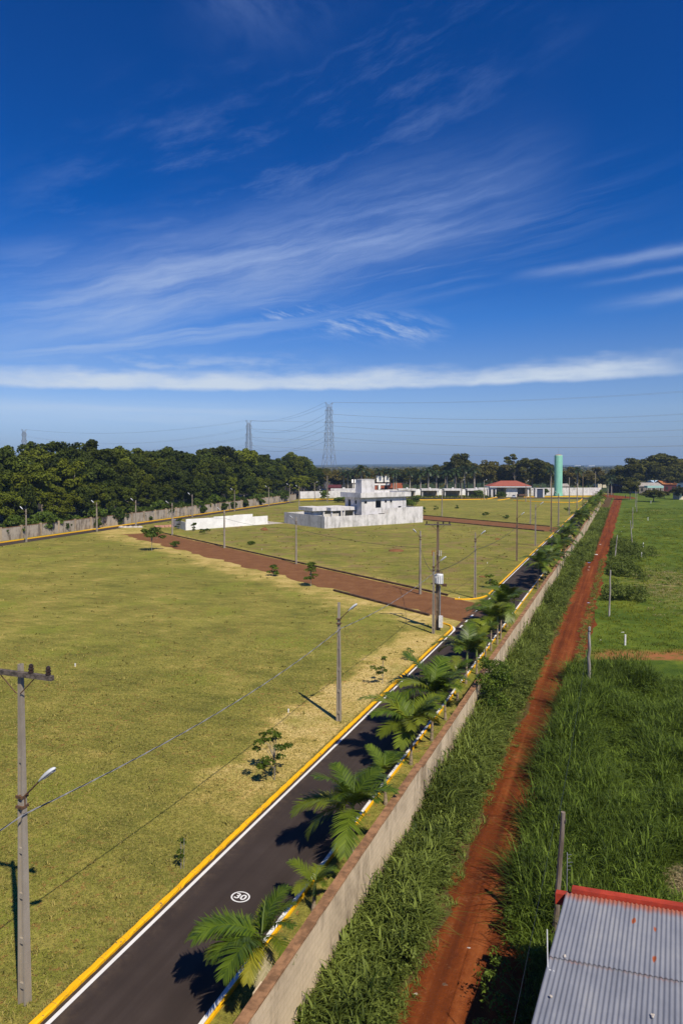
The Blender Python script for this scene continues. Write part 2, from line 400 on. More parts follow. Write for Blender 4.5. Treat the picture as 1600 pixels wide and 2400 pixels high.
def concrete(name, c, dirt, streak=1., moss=0., block=0.):
    m, k = newmat(name); p = world_pos(k)
    a = k.noise(p, .45, 5, .65); b = k.noise(p, 5, 5, .7)
    sx = k.n('ShaderNodeSeparateXYZ', {0: p}).outputs
    vs = k.noise(k.vmul(p, (.9, .9, .22)), 1., 6, .72)
    f = k.add(k.mul(k.sstep(vs, .46, .66), .75 * streak), k.mul(k.sstep(a, .42, .7), .5))
    col = k.mix(k.m('MINIMUM', f, 1.), c, dirt)
    col = k.mix(k.mul(b, .35), col, tuple(x * .6 for x in c))
    if block:
        br = k.n('ShaderNodeTexBrick', {'Vector': k.xyz(k.dot(p, TV), sx[2]), 'Color1': (1, 1, 1, 1), 'Color2': (.8, .8, .8, 1), 'Mortar': (.62, .58, .52, 1),
              'Scale': 1., 'Mortar Size': .012, 'Brick Width': .4, 'Row Height': .2}).outputs[0]
        col = k.mix(block, col, br, 'MULTIPLY')
    if moss:
        col = k.mix(k.mul(k.sstep(sx[2], .9, .1), k.mul(b, moss)), col, (.22, .10, .045))
    k.out(k.bsdf(col, .9, .15, k.bump(b, .3, .02))); return m
M_HOUSE = concrete('grey_render', (.72, .70, .68), (.36, .35, .33))
M_WALLB = concrete('beige_block_wall', (.72, .575, .385), (.25, .19, .125), 1.1, .45, .45)
M_WALLTOP = simple('rusty_wall_top', (.34, .18, .085), (.16, .085, .04), 2.5, bump=.5, objc=False)
M_WALLFAR = concrete('stained_panel_wall', (.46, .40, .32), (.15, .12, .09), 1.2, .3)
M_PIER = concrete('sand_coloured_pier', (.50, .40, .27), (.24, .18, .12), 1.)
M_WHITEWALL = simple('white_paint', (.86, .855, .83), (.74, .73, .70), .6, objc=False)
M_PALE = concrete('pale_concrete', (.52, .47, .41), (.33, .28, .22), .8)
M_POLE = concrete('pole_concrete', (.355, .31, .245), (.2, .165, .13), .7)
M_POLEB = concrete('brown_pole_concrete', (.26, .19, .125), (.13, .09, .055), .9)
M_WOOD = simple('weathered_wood', (.25, .2, .16), (.10, .075, .055), 4., stretch=(1, 1, .12), bump=.4)
M_WOODG = simple('grey_wood', (.40, .37, .34), (.2, .175, .15), 4., stretch=(1, 1, .12), bump=.4)
M_DARK = simple('dark_metal', (.05, .045, .04), (.03, .025, .02), 8., .6)
M_RUSTY = simple('rusty_steel', (.16, .085, .045), (.07, .045, .03), 9., .7)
M_GALV = simple('galvanised_steel', (.42, .44, .46), (.3, .31, .33), 5., .45, metal=.6)
M_LAMP = simple('lamp_housing', (.62, .64, .66), (.52, .54, .56), 5., .4)
M_LENS = simple('lamp_glass', (.2, .21, .22), (.15, .15, .16), 5., .15)
M_CERAM = simple('dark_insulator', (.045, .028, .024), (.025, .018, .016), 5., .3)
M_TANKW = simple('transformer_grey_white', (.72, .73, .73), (.58, .59, .58), 3., .45)
M_ORANGE = simple('orange_fuse_holder', (.5, .14, .04), (.25, .08, .03), 6., .5)
M_BLACK = simple('black_rubber', (.02, .02, .02), None, 4., .6)
M_WHITEP = simple('white_plastic', (.8, .8, .78), (.62, .61, .58), 6., .5)
M_VOID = simple('unlit_interior', (.03, .028, .026), None, 2., .95)
M_CORR = None
# ================================================================== ground, roads, tracks
mb = MB(); R = 9000.
mb.poly([(-R, -R, 0), (R, -R, 0), (R, R, 0), (-R, R, 0)])
tag(mb.build('ground', M_GROUND), kind='structure')
mb = MB()
def strip(mb, s0, s1, t0, t1, z, n=1, mi=0):
    for i in range(n):
        a, b = t0 + (t1 - t0) * i / n, t0 + (t1 - t0) * (i + 1) / n
        mb.poly([RP(s0, a, z), RP(s1, a, z), RP(s1, b, z), RP(s0, b, z)], mi)
mb = MB(); strip(mb, -15.3, -10.9, -30, 352, .012); 
tag(mb.build('avenue_asphalt', M_ASPH), kind='structure')
# cross streets (brown earth); m = E1 coordinate, w = E2 coordinate
def EP(m_, w, z=0.): p = E1 * m_ + E2 * w; return Vector((p.x, p.y, z))
def m_of(p): return p.x * E1.x + p.y * E1.y
def w_of(p): return p.x * E2.x + p.y * E2.y
def cross_street(m0, m1, near_line_s, wl):
    mb = MB(); N = 60; ws = [wl + (None or 0)] ; rng = random.Random(int(m0))
    def w_at_s(m_, s):     # w where EP(m,w) has road coordinate s
        a = E1 * m_; sa = a.x * NV.x + a.y * NV.y; sb = E2.x * NV.x + E2.y * NV.y
        return (s - sa) / sb
    for i in range(N):
        q = []
        for f in (i / N, (i + 1) / N):
            j0 = (math.sin(f * 41) + math.sin(f * 97 + 1) + .7 * math.sin(f * 211)) * .38
            for mm, jj in ((m0, j0), (m1, -j0 * .5)):
                w0 = w_at_s(mm, near_line_s)
                q.append(EP(mm + (jj if mm == m0 else jj * .3), w0 + (wl - w0) * f, .006))
        mb.poly([q[0], q[2], q[3], q[1]])
    return mb, w_at_s
LWA = Vector((-71.9, 143.8, 0)); LWB = Vector((-21.8, 314, 0)); LWD = (LWB - LWA).normalized(); LWN = Vector((LWD.y, -LWD.x, 0))
def LP(u, o=0, z=0): p = LWA + LWD * u + LWN * o; return Vector((p.x, p.y, z))   # along the left wall; o = towards the estate
c1, WS1 = cross_street(50.0, 58.6, -15.31, 158.2)
tag(c1.build('earth_cross_street', M_BROWN), kind='structure')
c2, WS2 = cross_street(136.2, 147.2, -15.31, 200)
tag(c2.build('earth_cross_street', M_BROWN), kind='structure')
# asphalt along the left wall and at the far end
mb = MB(); mb.poly([LP(-60, 2.6, .012), LP(-60, 6.6, .012), LP(165, 6.6, .012), LP(165, 2.6, .012)])
tag(mb.build('perimeter_road', M_ASPH), kind='structure')
mb = MB(); q0, q1 = LP(165, 6.6), RP(-15.3, 340)
e0 = LP(165, 2.6)
mb.poly([(e0.x, e0.y, .009), (q0.x, q0.y, .009), (28, 323, .009), (98, 331, .009), (118, 322, .009), (129, 334, .009), (98, 343, .009), (20, 334, .009)])
tag(mb.build('back_road', M_ASPH), kind='structure')
# red dirt track, ragged edges
rng = random.Random(3)
mb = MB(); L = []; Rr = []
for i in range(221):
    t = -20 + i * 1.75 * 1.0
    jl = (math.sin(t * .31) + math.sin(t * .83 + 2) + math.sin(t * 1.9)) * .14; jr = (math.sin(t * .27 + 1) + math.sin(t * .71) + math.sin(t * 2.1)) * .14
    wsh = 0 if t < 120 else (t - 120) * .006
    L.append(RP(-6.0 + jl * 1.6 + wsh, t, .008)); Rr.append(RP(-2.75 + jr + wsh * 1.3, t, .008))
for i in range(220): mb.poly([L[i], Rr[i], Rr[i + 1], L[i + 1]])
tag(mb.build('red_dirt_track', M_RED), kind='structure')
mb = MB(); c = G(1440, 1166)
mb.poly([(c.x - 2, c.y - 10, .005), (c.x + 6, c.y - 12, .005), (c.x + 11, c.y + 6, .005), (c.x + 9, c.y + 34, .005), (c.x - 3, c.y + 30, .005)])
tag(mb.build('red_earth_yard', M_RED), kind='structure')
# ------------------------------------------------------------------ kerbs
def kerb(pts, mat, label, w=.19, h=.13, name='kerb', group='painted kerbs', jit=0.):
    mb = MB(); mb.sweep(pts, [(0, -.05), (0, h - .03), (.03, h), (w - .03, h), (w, h - .03), (w, -.05)][::-1], 0, jit)
    return tag(mb.build(name, mat), label, 'kerb', group)
def arc(s0, t0, s1, t1, bulge, n=8):
    """quarter-like curve in road coordinates"""
    P0, P1, Bz = np.array((s0, t0)), np.array((s1, t1)), np.array(bulge)
    return [RP(*((1 - u) ** 2 * P0 + 2 * u * (1 - u) * Bz + u * u * P1)) for u in [i / n for i in range(n + 1)]]
kerb([RP(-15.5, -30 + 5 * i) for i in range(8)] + [RP(-15.5, 10 + .3 * i) for i in range(178)] + arc(-15.5, 64.5, -17.2, 67.3, (-15.5, 67.0)), M_YEL,
     'yellow painted kerb along the left of the avenue from the nearest pole to the transformer', w=.2, jit=.022)
kerb(arc(-18.6, 80.3, -15.5, 84.8, (-15.6, 80.6)) + [RP(-15.5, t) for t in (90, 120, 150, 168)], M_YEL,
     'yellow painted kerb along the left of the avenue between the two brown cross streets', w=.2)
kerb([RP(-15.5, t) for t in (186, 220, 260, 300, 327)], M_YEL, 'yellow painted kerb along the left of the avenue beyond the farther cross street', w=.2)
kerb([RP(-10.91, t) for t in range(-30, 345, 15)], M_YEL, 'yellow painted kerb at the foot of the king palms right of the avenue', w=.085)
kerb([LP(u, 2.35) for u in range(-60, 172, 8)], M_YEL, 'long yellow kerb below the stained wall at the edge of the wood', w=.32, h=.2)
def pxs(*a): return [G(*q) for q in a]
kerb(pxs((700, 1172.5), (745, 1170.5), (800, 1171.8), (870, 1172), (960, 1172.2), (1040, 1172), (1100, 1171), (1137, 1170.2)), M_YEL,
     'yellow kerb in front of the dark hedge and the carports', w=.5, h=.3)
kerb(pxs((1140, 1170.2), (1158, 1167), (1168, 1165.2)), M_YEL, 'short slanting yellow kerb left of the gatehouse drive', w=.5, h=.3)
kerb(pxs((1165, 1173), (1180, 1171), (1192, 1168.8)), M_YEL, 'short slanting yellow kerb beside the parked grey car', w=.5, h=.3)
kerb(pxs((1203, 1173.5), (1240, 1175.4), (1290, 1177.4), (1340, 1178.2), (1352, 1177), (1358, 1174), (1362, 1169.6)), M_YEL,
     'curved yellow kerb round the lawn below the green water tower', w=.45, h=.28)
kerb(pxs((1225, 1165.6), (1250, 1165.3), (1300, 1164.6), (1340, 1163.8), (1388, 1163.2)), M_YEL, 'straight yellow kerb at the foot of the wall beside the water tower', w=.5, h=.3)
def estkerb(m_, w0, w1, label):
    kerb([EP(m_, w0 + (w1 - w0) * i / 20) for i in range(21)], M_KERB, label, w=.25, h=.24, group='earthy kerbs of the cross streets')
estkerb(58.85, WS1(58.85, -20), 158, 'dark earthy kerb on the far side of the nearer brown cross street')
estkerb(49.6, WS1(49.6, -34), WS1(49.6, -19), 'short broken earthy kerb on the near side of the first cross street')
estkerb(147.5, WS2(147.5, -18), 190, 'dark earthy kerb on the far side of the farther brown cross street')
estkerb(135.9, WS2(135.9, -18), WS2(135.9, -60), 'thin earthy kerb on the near side of the farther brown cross street')
# ------------------------------------------------------------------ painted road markings
mb = MB(); Zm = .017
strip(mb, -15.16, -15.02, -30, 64.4, Zm); strip(mb, -15.16, -15.02, 85, 168, Zm); strip(mb, -15.16, -15.02, 187, 326, Zm)
pts = arc(-15.09, 64.4, -16.6, 67.3, (-15.09, 66.6), 8)
for a, b in zip(pts[:-1], pts[1:]):
    d = (b - a).normalized(); r = Vector((d.y, -d.x, 0)) * .1
    mb.poly([(a - r).to_tuple()[:2] + (Zm,), (a + r).to_tuple()[:2] + (Zm,), (b + r).to_tuple()[:2] + (Zm,), (b - r).to_tuple()[:2] + (Zm,)])
tag(mb.build('road_edge_line', M_WHITE), kind='structure')
mb = MB()
strip(mb, -11.11, -10.93, -30, 340, Zm); tag(mb.build('road_edge_line', M_WHITE), kind='structure')
mb = MB()
for i in range(7): strip(mb, -14.95, -14.75, 66.4 + i * 2.55, 67.5 + i * 2.55, Zm)
for i in range(9): strip(mb, -14.95, -14.75, 169 + i * 1.9, 170 + i * 1.9, Zm)
for i in range(5): mb.poly([RP(-14.6 + i * .75, 168 , Zm), RP(-14.2 + i * .75, 168, Zm), RP(-14.2 + i * .75, 168.5, Zm), RP(-14.6 + i * .75, 168.5, Zm)])
tag(mb.build('dashed_road_line', M_WHITE), kind='structure')
# "30" in a ring on the asphalt
c = G(563.6, 2103); cs, ct = st(c)
root = thing('speed_limit_marking', 'white painted ring with the number 30 on the near asphalt', 'road marking', (c.x, c.y, 0), ROADROT)
mb = MB(); n = 40
for i in range(n):
    a, b = 2 * pi * i / n, 2 * pi * (i + 1) / n; r0, r1 = .305, .365
    mb.poly([(r0 * math.cos(a), r0 * math.sin(a) * .86, .018), (r1 * math.cos(a), r1 * math.sin(a) * .86, .018), (r1 * math.cos(b), r1 * math.sin(b) * .86, .018), (r0 * math.cos(b), r0 * math.sin(b) * .86, .018)])
mb.build('ring', M_WHITE, root)
fc = bpy.data.curves.new('numerals', 'FONT'); fc.body = '30'; fc.size = .52; fc.align_x = 'CENTER'; fc.align_y = 'CENTER'; fc.extrude = 0; fc.offset = .012
fo = bpy.data.objects.new('numerals_text', fc); COL.objects.link(fo)
bpy.context.view_layer.update()
me = bpy.data.meshes.new_from_object(fo.evaluated_get(bpy.context.evaluated_depsgraph_get())); bpy.data.objects.remove(fo)
me.materials.clear(); me.materials.append(M_WHITE)
no = link('number', me, root, (0, 0, .018)); no.scale = (.9, .78, 1)
# ================================================================== compound wall beside the palms
def compound_wall():
    mb = MB(); tp = MB(); rng = random.Random(5)
    t = -14.; hs = 2.62; i = 0
    while t < 262:
        ln = 14.5
        h = 2.55 + .07 * math.sin(i * 1.7) - (.05 if i % 2 else 0)
        j = .02 * (i % 2)
        mb.box(-8.55 + j, -8.30 + j, t, t + ln, -.2, h - .04, RP)
        # rough, slightly uneven capping
        n = 24; prev = None
        for q in range(n):
            a, b = t + ln * q / n, t + ln * (q + 1) / n
            e0, e1 = rng.uniform(0, .02), rng.uniform(0, .02)
            tp.box(-8.575 + j - e0, -8.275 + j + e1, a, b, h - .04 + .001, h + rng.uniform(0, .012), RP)
        if i % 2 == 0:     # buttress pier on the road side
            mb.box(-8.86 + j, -8.552 + j, t + .3, t + .75, -.2, h - .35, RP)
        t += ln; i += 1
    root = thing('compound_wall', 'long beige block wall with a rusty brown top running beside the palms', 'wall', RP(-8.4, 0))
    inv = Vector(root.location)
    for b, nm, mt in ((mb, 'wall_body', M_WALLB), (tp, 'wall_top', M_WALLTOP)):
        b.v = [(x - inv.x, y - inv.y, z) for x, y, z in b.v]; b.build(nm, mt, root)
compound_wall()
# panel wall at the wood
def wood_wall():
    base = LP(0, 0)
    root = thing('estate_wall', 'long stained concrete panel wall between the estate and the dark wood', 'wall', base)
    fr = lambda x, y, z: LP(x, y, z) - base
    mb = MB(); pm = MB(); cp = MB()
    u = -60; i = 0
    while u < 178:
        mb.box(u, u + 6, -.1, .08, -.1, 2.7, fr); cp.box(u, u + 6, -.14, .12, 2.7005, 2.78, fr)
        pm.box(u - .22, u + .22, -.16, .2, -.1, 2.95, fr); u += 6; i += 1
    mb.build('panels', M_WALLFAR, root); pm.build('piers', M_PIER, root); cp.build('coping', M_WALLTOP, root)
wood_wall()
# walls at the back of the estate
def seg_wall(name, label, P, Q, h, mat, th=.2, cap=None):
    P, Q = Vector((P.x, P.y, 0)), Vector((Q.x, Q.y, 0)); d = (Q - P); L = d.length; d.normalize(); r = Vector((d.y, -d.x, 0))
    mb = MB(); fr = lambda x, y, z: d * x + r * y + Vector((0, 0, z))
    n = max(1, int(L / 6))
    for i in range(n):
        mb.box(L * i / n, L * (i + 1) / n, -th / 2, th / 2, -.1, h, fr)
        mb.box(L * i / n - .15, L * i / n + .15, -th / 2 - .08, th / 2 + .08, -.1, h + .1, fr)
    return tag(mb.build(name, mat, None, P), label, 'wall')
seg_wall('estate_wall', 'grey wall at the back of the estate left of the carports', Vector((-20, 330, 0)), G(935, 1162), 3.4, M_HOUSE)
seg_wall('estate_wall', 'pale grey wall between the gatehouse and the avenue end', G(1243, 1161.5), G(1408, 1160.5), 4.1, M_HOUSE)
seg_wall('estate_wall', 'pale wall seen between the carports at the back', G(970, 1160), G(1150, 1160.3), 3.2, M_WHITEWALL)
# white stepped wall in the middle
def white_wall():
    P = G(436, 1243); Q = G(627, 1228.4); d = (Q - P); L = d.length; d.normalize(); r = Vector((d.y, -d.x, 0))
    root = thing('stepped_wall', 'bright white stepped wall standing alone on the grass', 'wall', P)
    fr = lambda x, y, z: d * x + r * y + Vector((0, 0, z))
    mb = MB()
    for a, b, h in ((0, .32, 2.75), (.32, .56, 2.95), (.56, .8, 3.05), (.8, 1, 2.3)):
        mb.box(L * a, L * b, -.08, .08, -.1, h, fr)
    mb.build('front_panel', M_WHITEWALL, root)
    mb = MB(); e = G(405.4, 1234.5) - P; L2 = e.length; e.normalize(); r2 = Vector((e.y, -e.x, 0))
    mb.box(.15, L2, -.08, .08, -.1, 2.0, lambda x, y, z: e * x + r2 * y + Vector((0, 0, z)))
    mb.build('return_panel', M_WHITEWALL, root)
    a, b = G(629, 1229), G(668, 1226); sl = MB()
    sl.poly([a + Vector((0, 0, .01)), b + Vector((0, 0, .01)), b + Vector((-8, 9, .01)), a + Vector((-8, 9, .01))])
    tag(sl.build('concrete_pad', M_PALE), kind='structure')
white_wall()
# ================================================================== unfinished house
HO = G(760.4, 1238.8)
def HP(a, b, z=0.): p = E1 * a + E2 * b; return Vector((p.x, p.y, z))
def panel(mb, a0, a1, z0, z1, th, ops, fr):
    """wall along local x from a0 to a1 with rectangular openings (x0,x1,z0,z1)"""
    xs = sorted({a0, a1} | {o[0] for o in ops} | {o[1] for o in ops}); zs = sorted({z0, z1} | {o[2] for o in ops} | {o[3] for o in ops})
    for x, x2 in zip(xs[:-1], xs[1:]):
        for z, z2 in zip(zs[:-1], zs[1:]):
            cx, cz = (x + x2) / 2, (z + z2) / 2
            if any(o[0] < cx < o[1] and o[2] < cz < o[3] for o in ops): continue
            mb.box(x, x2, 0, th, z, z2, fr)
def house():
    root = thing('unfinished_house', 'grey unfinished concrete house of two storeys with a square rooftop tank block', 'house', HO)
    mb = MB()
    A, B, C, D = 13.3, 28.9, 2.0, 9.6
    zt = 7.4
    def u2a(px, b): # front face pixel -> a coordinate on plane b
        o = HO + E2 * b; k = (px - 800) / FPX
        return (k * o.y - o.x) / (E1.x - k * E1.y) if True else 0
    X = lambda zx: u2a(640 + zx * .2423, C)
    ops = [(X(880), X(907), 5.75, 6.45), (X(990), X(1043), 4.5, 6.5), (X(1078), X(1097), 5.8, 6.5), (X(1130), X(1148), 5.8, 6.5),
           (X(918), X(975), .9, 2.85), (X(1018), X(1078), .9, 2.95), (X(1122), X(1176), .9, 2.95), (X(1207), X(1237), 2.0, 4.7)]
    panel(mb, A, B, -.1, zt, .2, ops, lambda x, y, z: HP(x, C + y, z))
    ops2 = [(2.2, 3.0, 5.6, 6.6), (4.9, 6.3, 4.3, 6.7), (.6, 4.4, -.1, 2.75)]
    panel(mb, .203, D - C - .203, -.1, zt, .2, ops2, lambda x, y, z: HP(A + y, C + x, z))
    panel(mb, .203, D - C - .203, -.1, zt, .2, [], lambda x, y, z: HP(B - .2 + y, C + x, z))
    panel(mb, A, B, -.1, zt, .2, [], lambda x, y, z: HP(x, D - .2 + y, z))
    mb.build('wall', M_HOUSE, root)
    mb = MB(); mb.box(A + .203, B - .203, C + .203, D - .203, 3.3, 3.5, HP); mb.build('floor_slab', M_HOUSE, root)
    mb = MB(); o = .95; mb.box(A - o, B + o, C - o, D + o, zt + .002, zt + .25, HP)
    zr = 8.7
    for x0, x1, y0, y1 in ((A - o, B + o, C - o, C - o + .15), (A - o, B + o, D + o - .15, D + o), (A - o, A - o + .15, C - o + .152, D + o - .152), (B + o - .15, B + o, C - o + .152, D + o - .152)):
        mb.box(x0, x1, y0, y1, zt + .252, zr, HP)
    mb.build('parapet_roof', M_HOUSE, root)
    mb = MB(); mb.box(14.4, 18.9, 3.5, 6.2, zt + .252, 12.15, HP); mb.box(14.3, 19.0, 3.4, 6.3, 12.152, 12.27, HP); mb.build('tank_block', M_HOUSE, root)
    # single-storey wing
    for (x0, x1, y0, y1, za, zb) in ((.6, 6.2, 6.6, 13.4, 4.0, 4.95), (5.0, 13.25, 4.4, 12.2, 4.02, 4.9)):
        mb = MB()
        if x0 < 1: x1 = 4.995
        mb.box(x0, x1, y0, y1, za, zb, HP); mb.build('wing_roof', M_HOUSE, root)
    mb = MB()
    panel(mb, 1.2, 13.2, -.1, 4.0, .2, [(6.5, 12.6, -.1, 2.7)], lambda x, y, z: HP(x, 11.4 + y, z))
    panel(mb, 7.6, 11.39, -.1, 4.0, .2, [(8.2, 9.0, 1.8, 3.0), (9.8, 10.6, 1.8, 3.0)], lambda x, y, z: HP(1.2 + y, x, z))
    panel(mb, 1.4, 4.6, -.1, 4.0, .2, [(2., 4., -.1, 2.6)], lambda x, y, z: HP(x, 7.6 + y, z))
    mb.build('wing_wall', M_HOUSE, root)
    for x, y in ((5.4, 4.8), (9.2, 4.8), (12.6, 4.8), (4.3, 6.9)):
        mb = MB(); mb.box(x, x + .4, y, y + .4, -.1, 4.0, HP); mb.build('column', M_HOUSE, root)
    # yard wall in front
    yw = thing('yard_wall', 'grey rendered yard wall wrapped round the unfinished house', 'wall', HO)
    mb = MB(); step = 20.9
    mb.box(0, step, 0, .15, -.1, 2.95, HP); mb.box(step + .002, 33.4, 0, .15, -.1, 4.45, HP)
    mb.build('front_wall', M_HOUSE, yw)
    mb = MB(); mb.box(0, .15, .152, 20, -.1, 3.1, HP); mb.build('side_wall', M_HOUSE, yw)
    mb = MB(); mb.box(33.25, 33.4, .152, 20, -.1, 4.3, HP); mb.build('side_wall', M_HOUSE, yw)
    mb = MB(); mb.box(.152, 33.248, 19.85, 20, -.1, 3.0, HP); mb.build('rear_wall', M_HOUSE, yw)
    mb = MB(); mb.box(4.2, 12.8, 2.6, 2.75, -.1, 2.6, HP); tag(mb.build('low_wall', M_HOUSE, None, HO), 'low grey wall inside the yard in front of the house wing', 'wall')
house()
# ================================================================== carports, gatehouse, water tower
def back_buildings():
    spec = [(776, 835, 'long flat-roofed shed behind the unfinished house'), (934, 974, 'flat-roofed carport seen just right of the rooftop tank block'),
            (988, 1027, 'flat-roofed carport, second from the unfinished house'), (1041, 1082, 'flat-roofed carport with dark bay between two lamp posts'),
            (1095, 1137, 'flat-roofed carport nearest to the red-roofed gatehouse')]
    for x0, x1, lab in spec:
        P = G(x0, 1164.3); Q = G(x1, 1164.3); w = Q.x - P.x
        root = thing('carport', lab, 'carport', P, 0, 'flat-roofed carports at the back')
        z0, z1 = 3.15, 4.05
        mb = MB(); mb.box(-.3, w + .3, -.6, 6.3, z0, z1); mb.box(w * .45, w * .55, 1, 2.2, z1 + .002, z1 + .7); mb.build('roof', M_HOUSE, root)
        mb = MB(); mb.box(0, w, 5.8, 6., -.1, z0 - .002); mb.box(0, .2, 2.5, 5.798, -.1, z0 - .002); mb.build('wall', M_WALLFAR, root)
        for cx in (.1, w - .5):
            mb = MB(); mb.box(cx, cx + .42, 0, .42, -.1, z0 - .002); mb.build('column', M_HOUSE, root)
    # open white frame beside the gatehouse
    P = G(1121, 1165); mb = MB()
    for x in (0, 4.6, 8.4): mb.box(x, x + .5, 0, .5, -.1, 4.2)
    mb.box(-.2, 9.1, -.1, .6, 4.202, 4.8)
    tag(mb.build('entrance_frame', M_HOUSE, None, P), 'open pale concrete frame just left of the gatehouse', 'frame')
    # gatehouse
    P = G(1150, 1165); w = (1239 - 1150) / FPX * P.y
    root = thing('gatehouse', 'gatehouse with a low red hipped tile roof at the far end', 'gatehouse', P)
    mt, k = newmat('red_roof_tiles'); p = obj_pos(k)
    wv = k.n('ShaderNodeTexWave', {'Vector': p, 'Scale': 2.2, 'Distortion': .4}, bands_direction='X').outputs['Fac']
    col = k.mix(k.noise(p, .9, 5), (.40, .115, .075), (.25, .075, .05)); col = k.mix(k.mul(wv, .4), col, (.16, .05, .035))
    k.out(k.bsdf(col, .85, .2))
    za, zb = 5.55, 8.2; x0, x1, y0, y1 = -1., w + 1.2, -1., 12.
    mb = MB(); r0, r1, ym = (x0 + 7.2, 5.5, zb), (x1 - 6.2, 5.5, zb), 5.5
    c = [(x0, y0, za), (x1, y0, za), (x1, y1, za), (x0, y1, za)]
    mb.poly([c[0], c[1], r1, r0]); mb.poly([c[1], c[2], r1]); mb.poly([c[2], c[3], r0, r1]); mb.poly([c[3], c[0], r0]); mb.poly(c[::-1]); mb.build('roof', mt, root)
    mb = MB(); mb.box(x0 + .15, x1 - .15, y0 + .15, y1 - .15, 5.0, 5.545); mb.build('fascia', M_WHITEWALL, root)
    mb = MB()
    mb.box(0, 3.2 * .3, 0, 10, -.1, 4.998); mb.box(w * .41, w * .71, 1, 9, -.1, 4.998); mb.box(w - .8, w, 0, 10, -.1, 4.998); mb.box(.97, w - .81, 9.7, 10., -.1, 4.998)
    mb.build('wall', M_HOUSE, root)
    mb = MB(); mb.box(w * .74, w - .9, .5, .7, .6, 1.5); mb.build('gate', M_RUSTY, root)
    # guard box with a blue door
    P = G(1253, 1165.5); root = thing('guard_box', 'small pale guard box with a dark blue gate beside the gatehouse', 'booth', P)
    mb = MB(); mb.box(0, .9, 0, 3, -.1, 4.3); mb.box(3.9, 4.7, 0, 3, -.1, 4.3); mb.box(-.1, 4.8, -.1, 3.1, 4.302, 4.6); mb.build('walls', M_HOUSE, root)
    mb = MB(); mb.box(.903, 3.897, .3, .45, 0, 4.2); mb.build('door', simple('dark_blue_paint', (.05, .07, .12), None, 3.), root)
    # water tower
    P = G(1307, 1163.7); sc = P.y / FPX
    root = thing('water_tower', 'tall round pale green water tower flared at its foot', 'water tower', P)
    mtw, k = newmat('green_tower_paint'); p = obj_pos(k)
    col = k.mix(k.sstep(k.noise(k.vmul(p, (1.4, 1.4, .12)), 1., 5, .65), .4, .75), (.25, .56, .42), (.16, .40, .30))
    sz = k.n('ShaderNodeSeparateXYZ', {0: p}).outputs[2]
    seam = k.sstep(k.m('FRACT', k.mul(sz, .4)), .06, .0, 0, .35); col = k.mix(seam, col, (.1, .25, .19))
    k.out(k.bsdf(col, .6, .3))
    rr = 9.1 * sc; H = 21.2
    mb = MB(); mb.lathe([(rr * 1.22, -.1), (rr * 1.15, .8), (rr * 1.04, 2.2), (rr, 3.6), (rr, H - .3), (rr * .98, H)], 36); mb.build('tank', mtw, root, smooth=True)
    mb = MB(); mb.lathe([(rr * .9, H + .002), (rr * .86, H + .25), (.4, H + .5)], 24); mb.build('top_cover', simple('rusty_cap', (.5, .33, .2), (.3, .2, .13), 1.), root)
    mb = MB()
    for i in range(38): mb.box(-.25, .25, -rr - .28, -rr - .24, .6 + i * .53, .65 + i * .53)
    mb.box(-.3, -.25, -rr - .3, -rr - .22, .3, H); mb.box(.25, .3, -rr - .3, -rr - .22, .3, H); lad = mb.build('ladder', mtw, root); lad.rotation_euler.z = 1.9
    mb = MB(); mb.tube([(0, 0, H + .5), (0, 0, H + 4)], .06, 4); mb.build('mast', M_GALV, root)
back_buildings()
# far buildings behind the trees
def block(name, label, px0, px1, base_y, top_y, mat, depth=8, roof=None, rh=1.5, d=None, wins=0, group=None, cat='building'):
    P = G(px0, base_y); k = P.y / FPX; w = (px1 - px0) * k; h = HT(top_y, P.y)
    root = thing(name, label, cat, P, 0, group)
    mb = MB(); mb.box(0, w, 0, depth, -.1, h); mb.build('wall', mat, root)
    if roof is not None:
        mb = MB(); e = .5; y0, y1 = -e, depth + e
        mb.poly([(-e, y0, h + .003), (w + e, y0, h + .003), (w + e, depth / 2, h + rh), (-e, depth / 2, h + rh)])
        mb.poly([(w + e, y1, h + .003), (-e, y1, h + .003), (-e, depth / 2, h + rh), (w + e, depth / 2, h + rh)])
        mb.poly([(-e, y1, h + .003), (-e, y0, h + .003), (-e, depth / 2, h + rh)]); mb.poly([(w + e, y0, h + .003), (w + e, y1, h + .003), (w + e, depth / 2, h + rh)])
        mb.build('roof', roof, root)
    for i in range(wins):
        x = w * (i + .5) / wins; mb = MB(); mb.box(x - w * .2 / wins, x + w * .2 / wins, -.06, .02, h * .35, h * .75); mb.build('window', M_VOID, root)
    return root
M_BRICK = simple('red_brick', (.42, .115, .05), (.28, .08, .04), 1.5); M_CREAM = simple('cream_paint', (.68, .6, .42), (.5, .44, .32), .8)
M_TIN = simple('grey_tin_roof', (.42, .40, .37), (.28, .24, .2), .8, .5); M_RUSTROOF = simple('rust_orange_roof', (.42, .17, .06), (.26, .1, .04), 1.)
M_MAROON = simple('maroon_paint', (.11, .025, .03), (.07, .018, .02), 1.); M_LBLUE = simple('light_blue_tin', (.42, .56, .66), (.34, .45, .54), 1.)
M_SHEDW = simple('grey_brown_wall', (.22, .19, .16), (.13, .11, .09), 1.)  # dark wall tone carries the shade under the shed awning
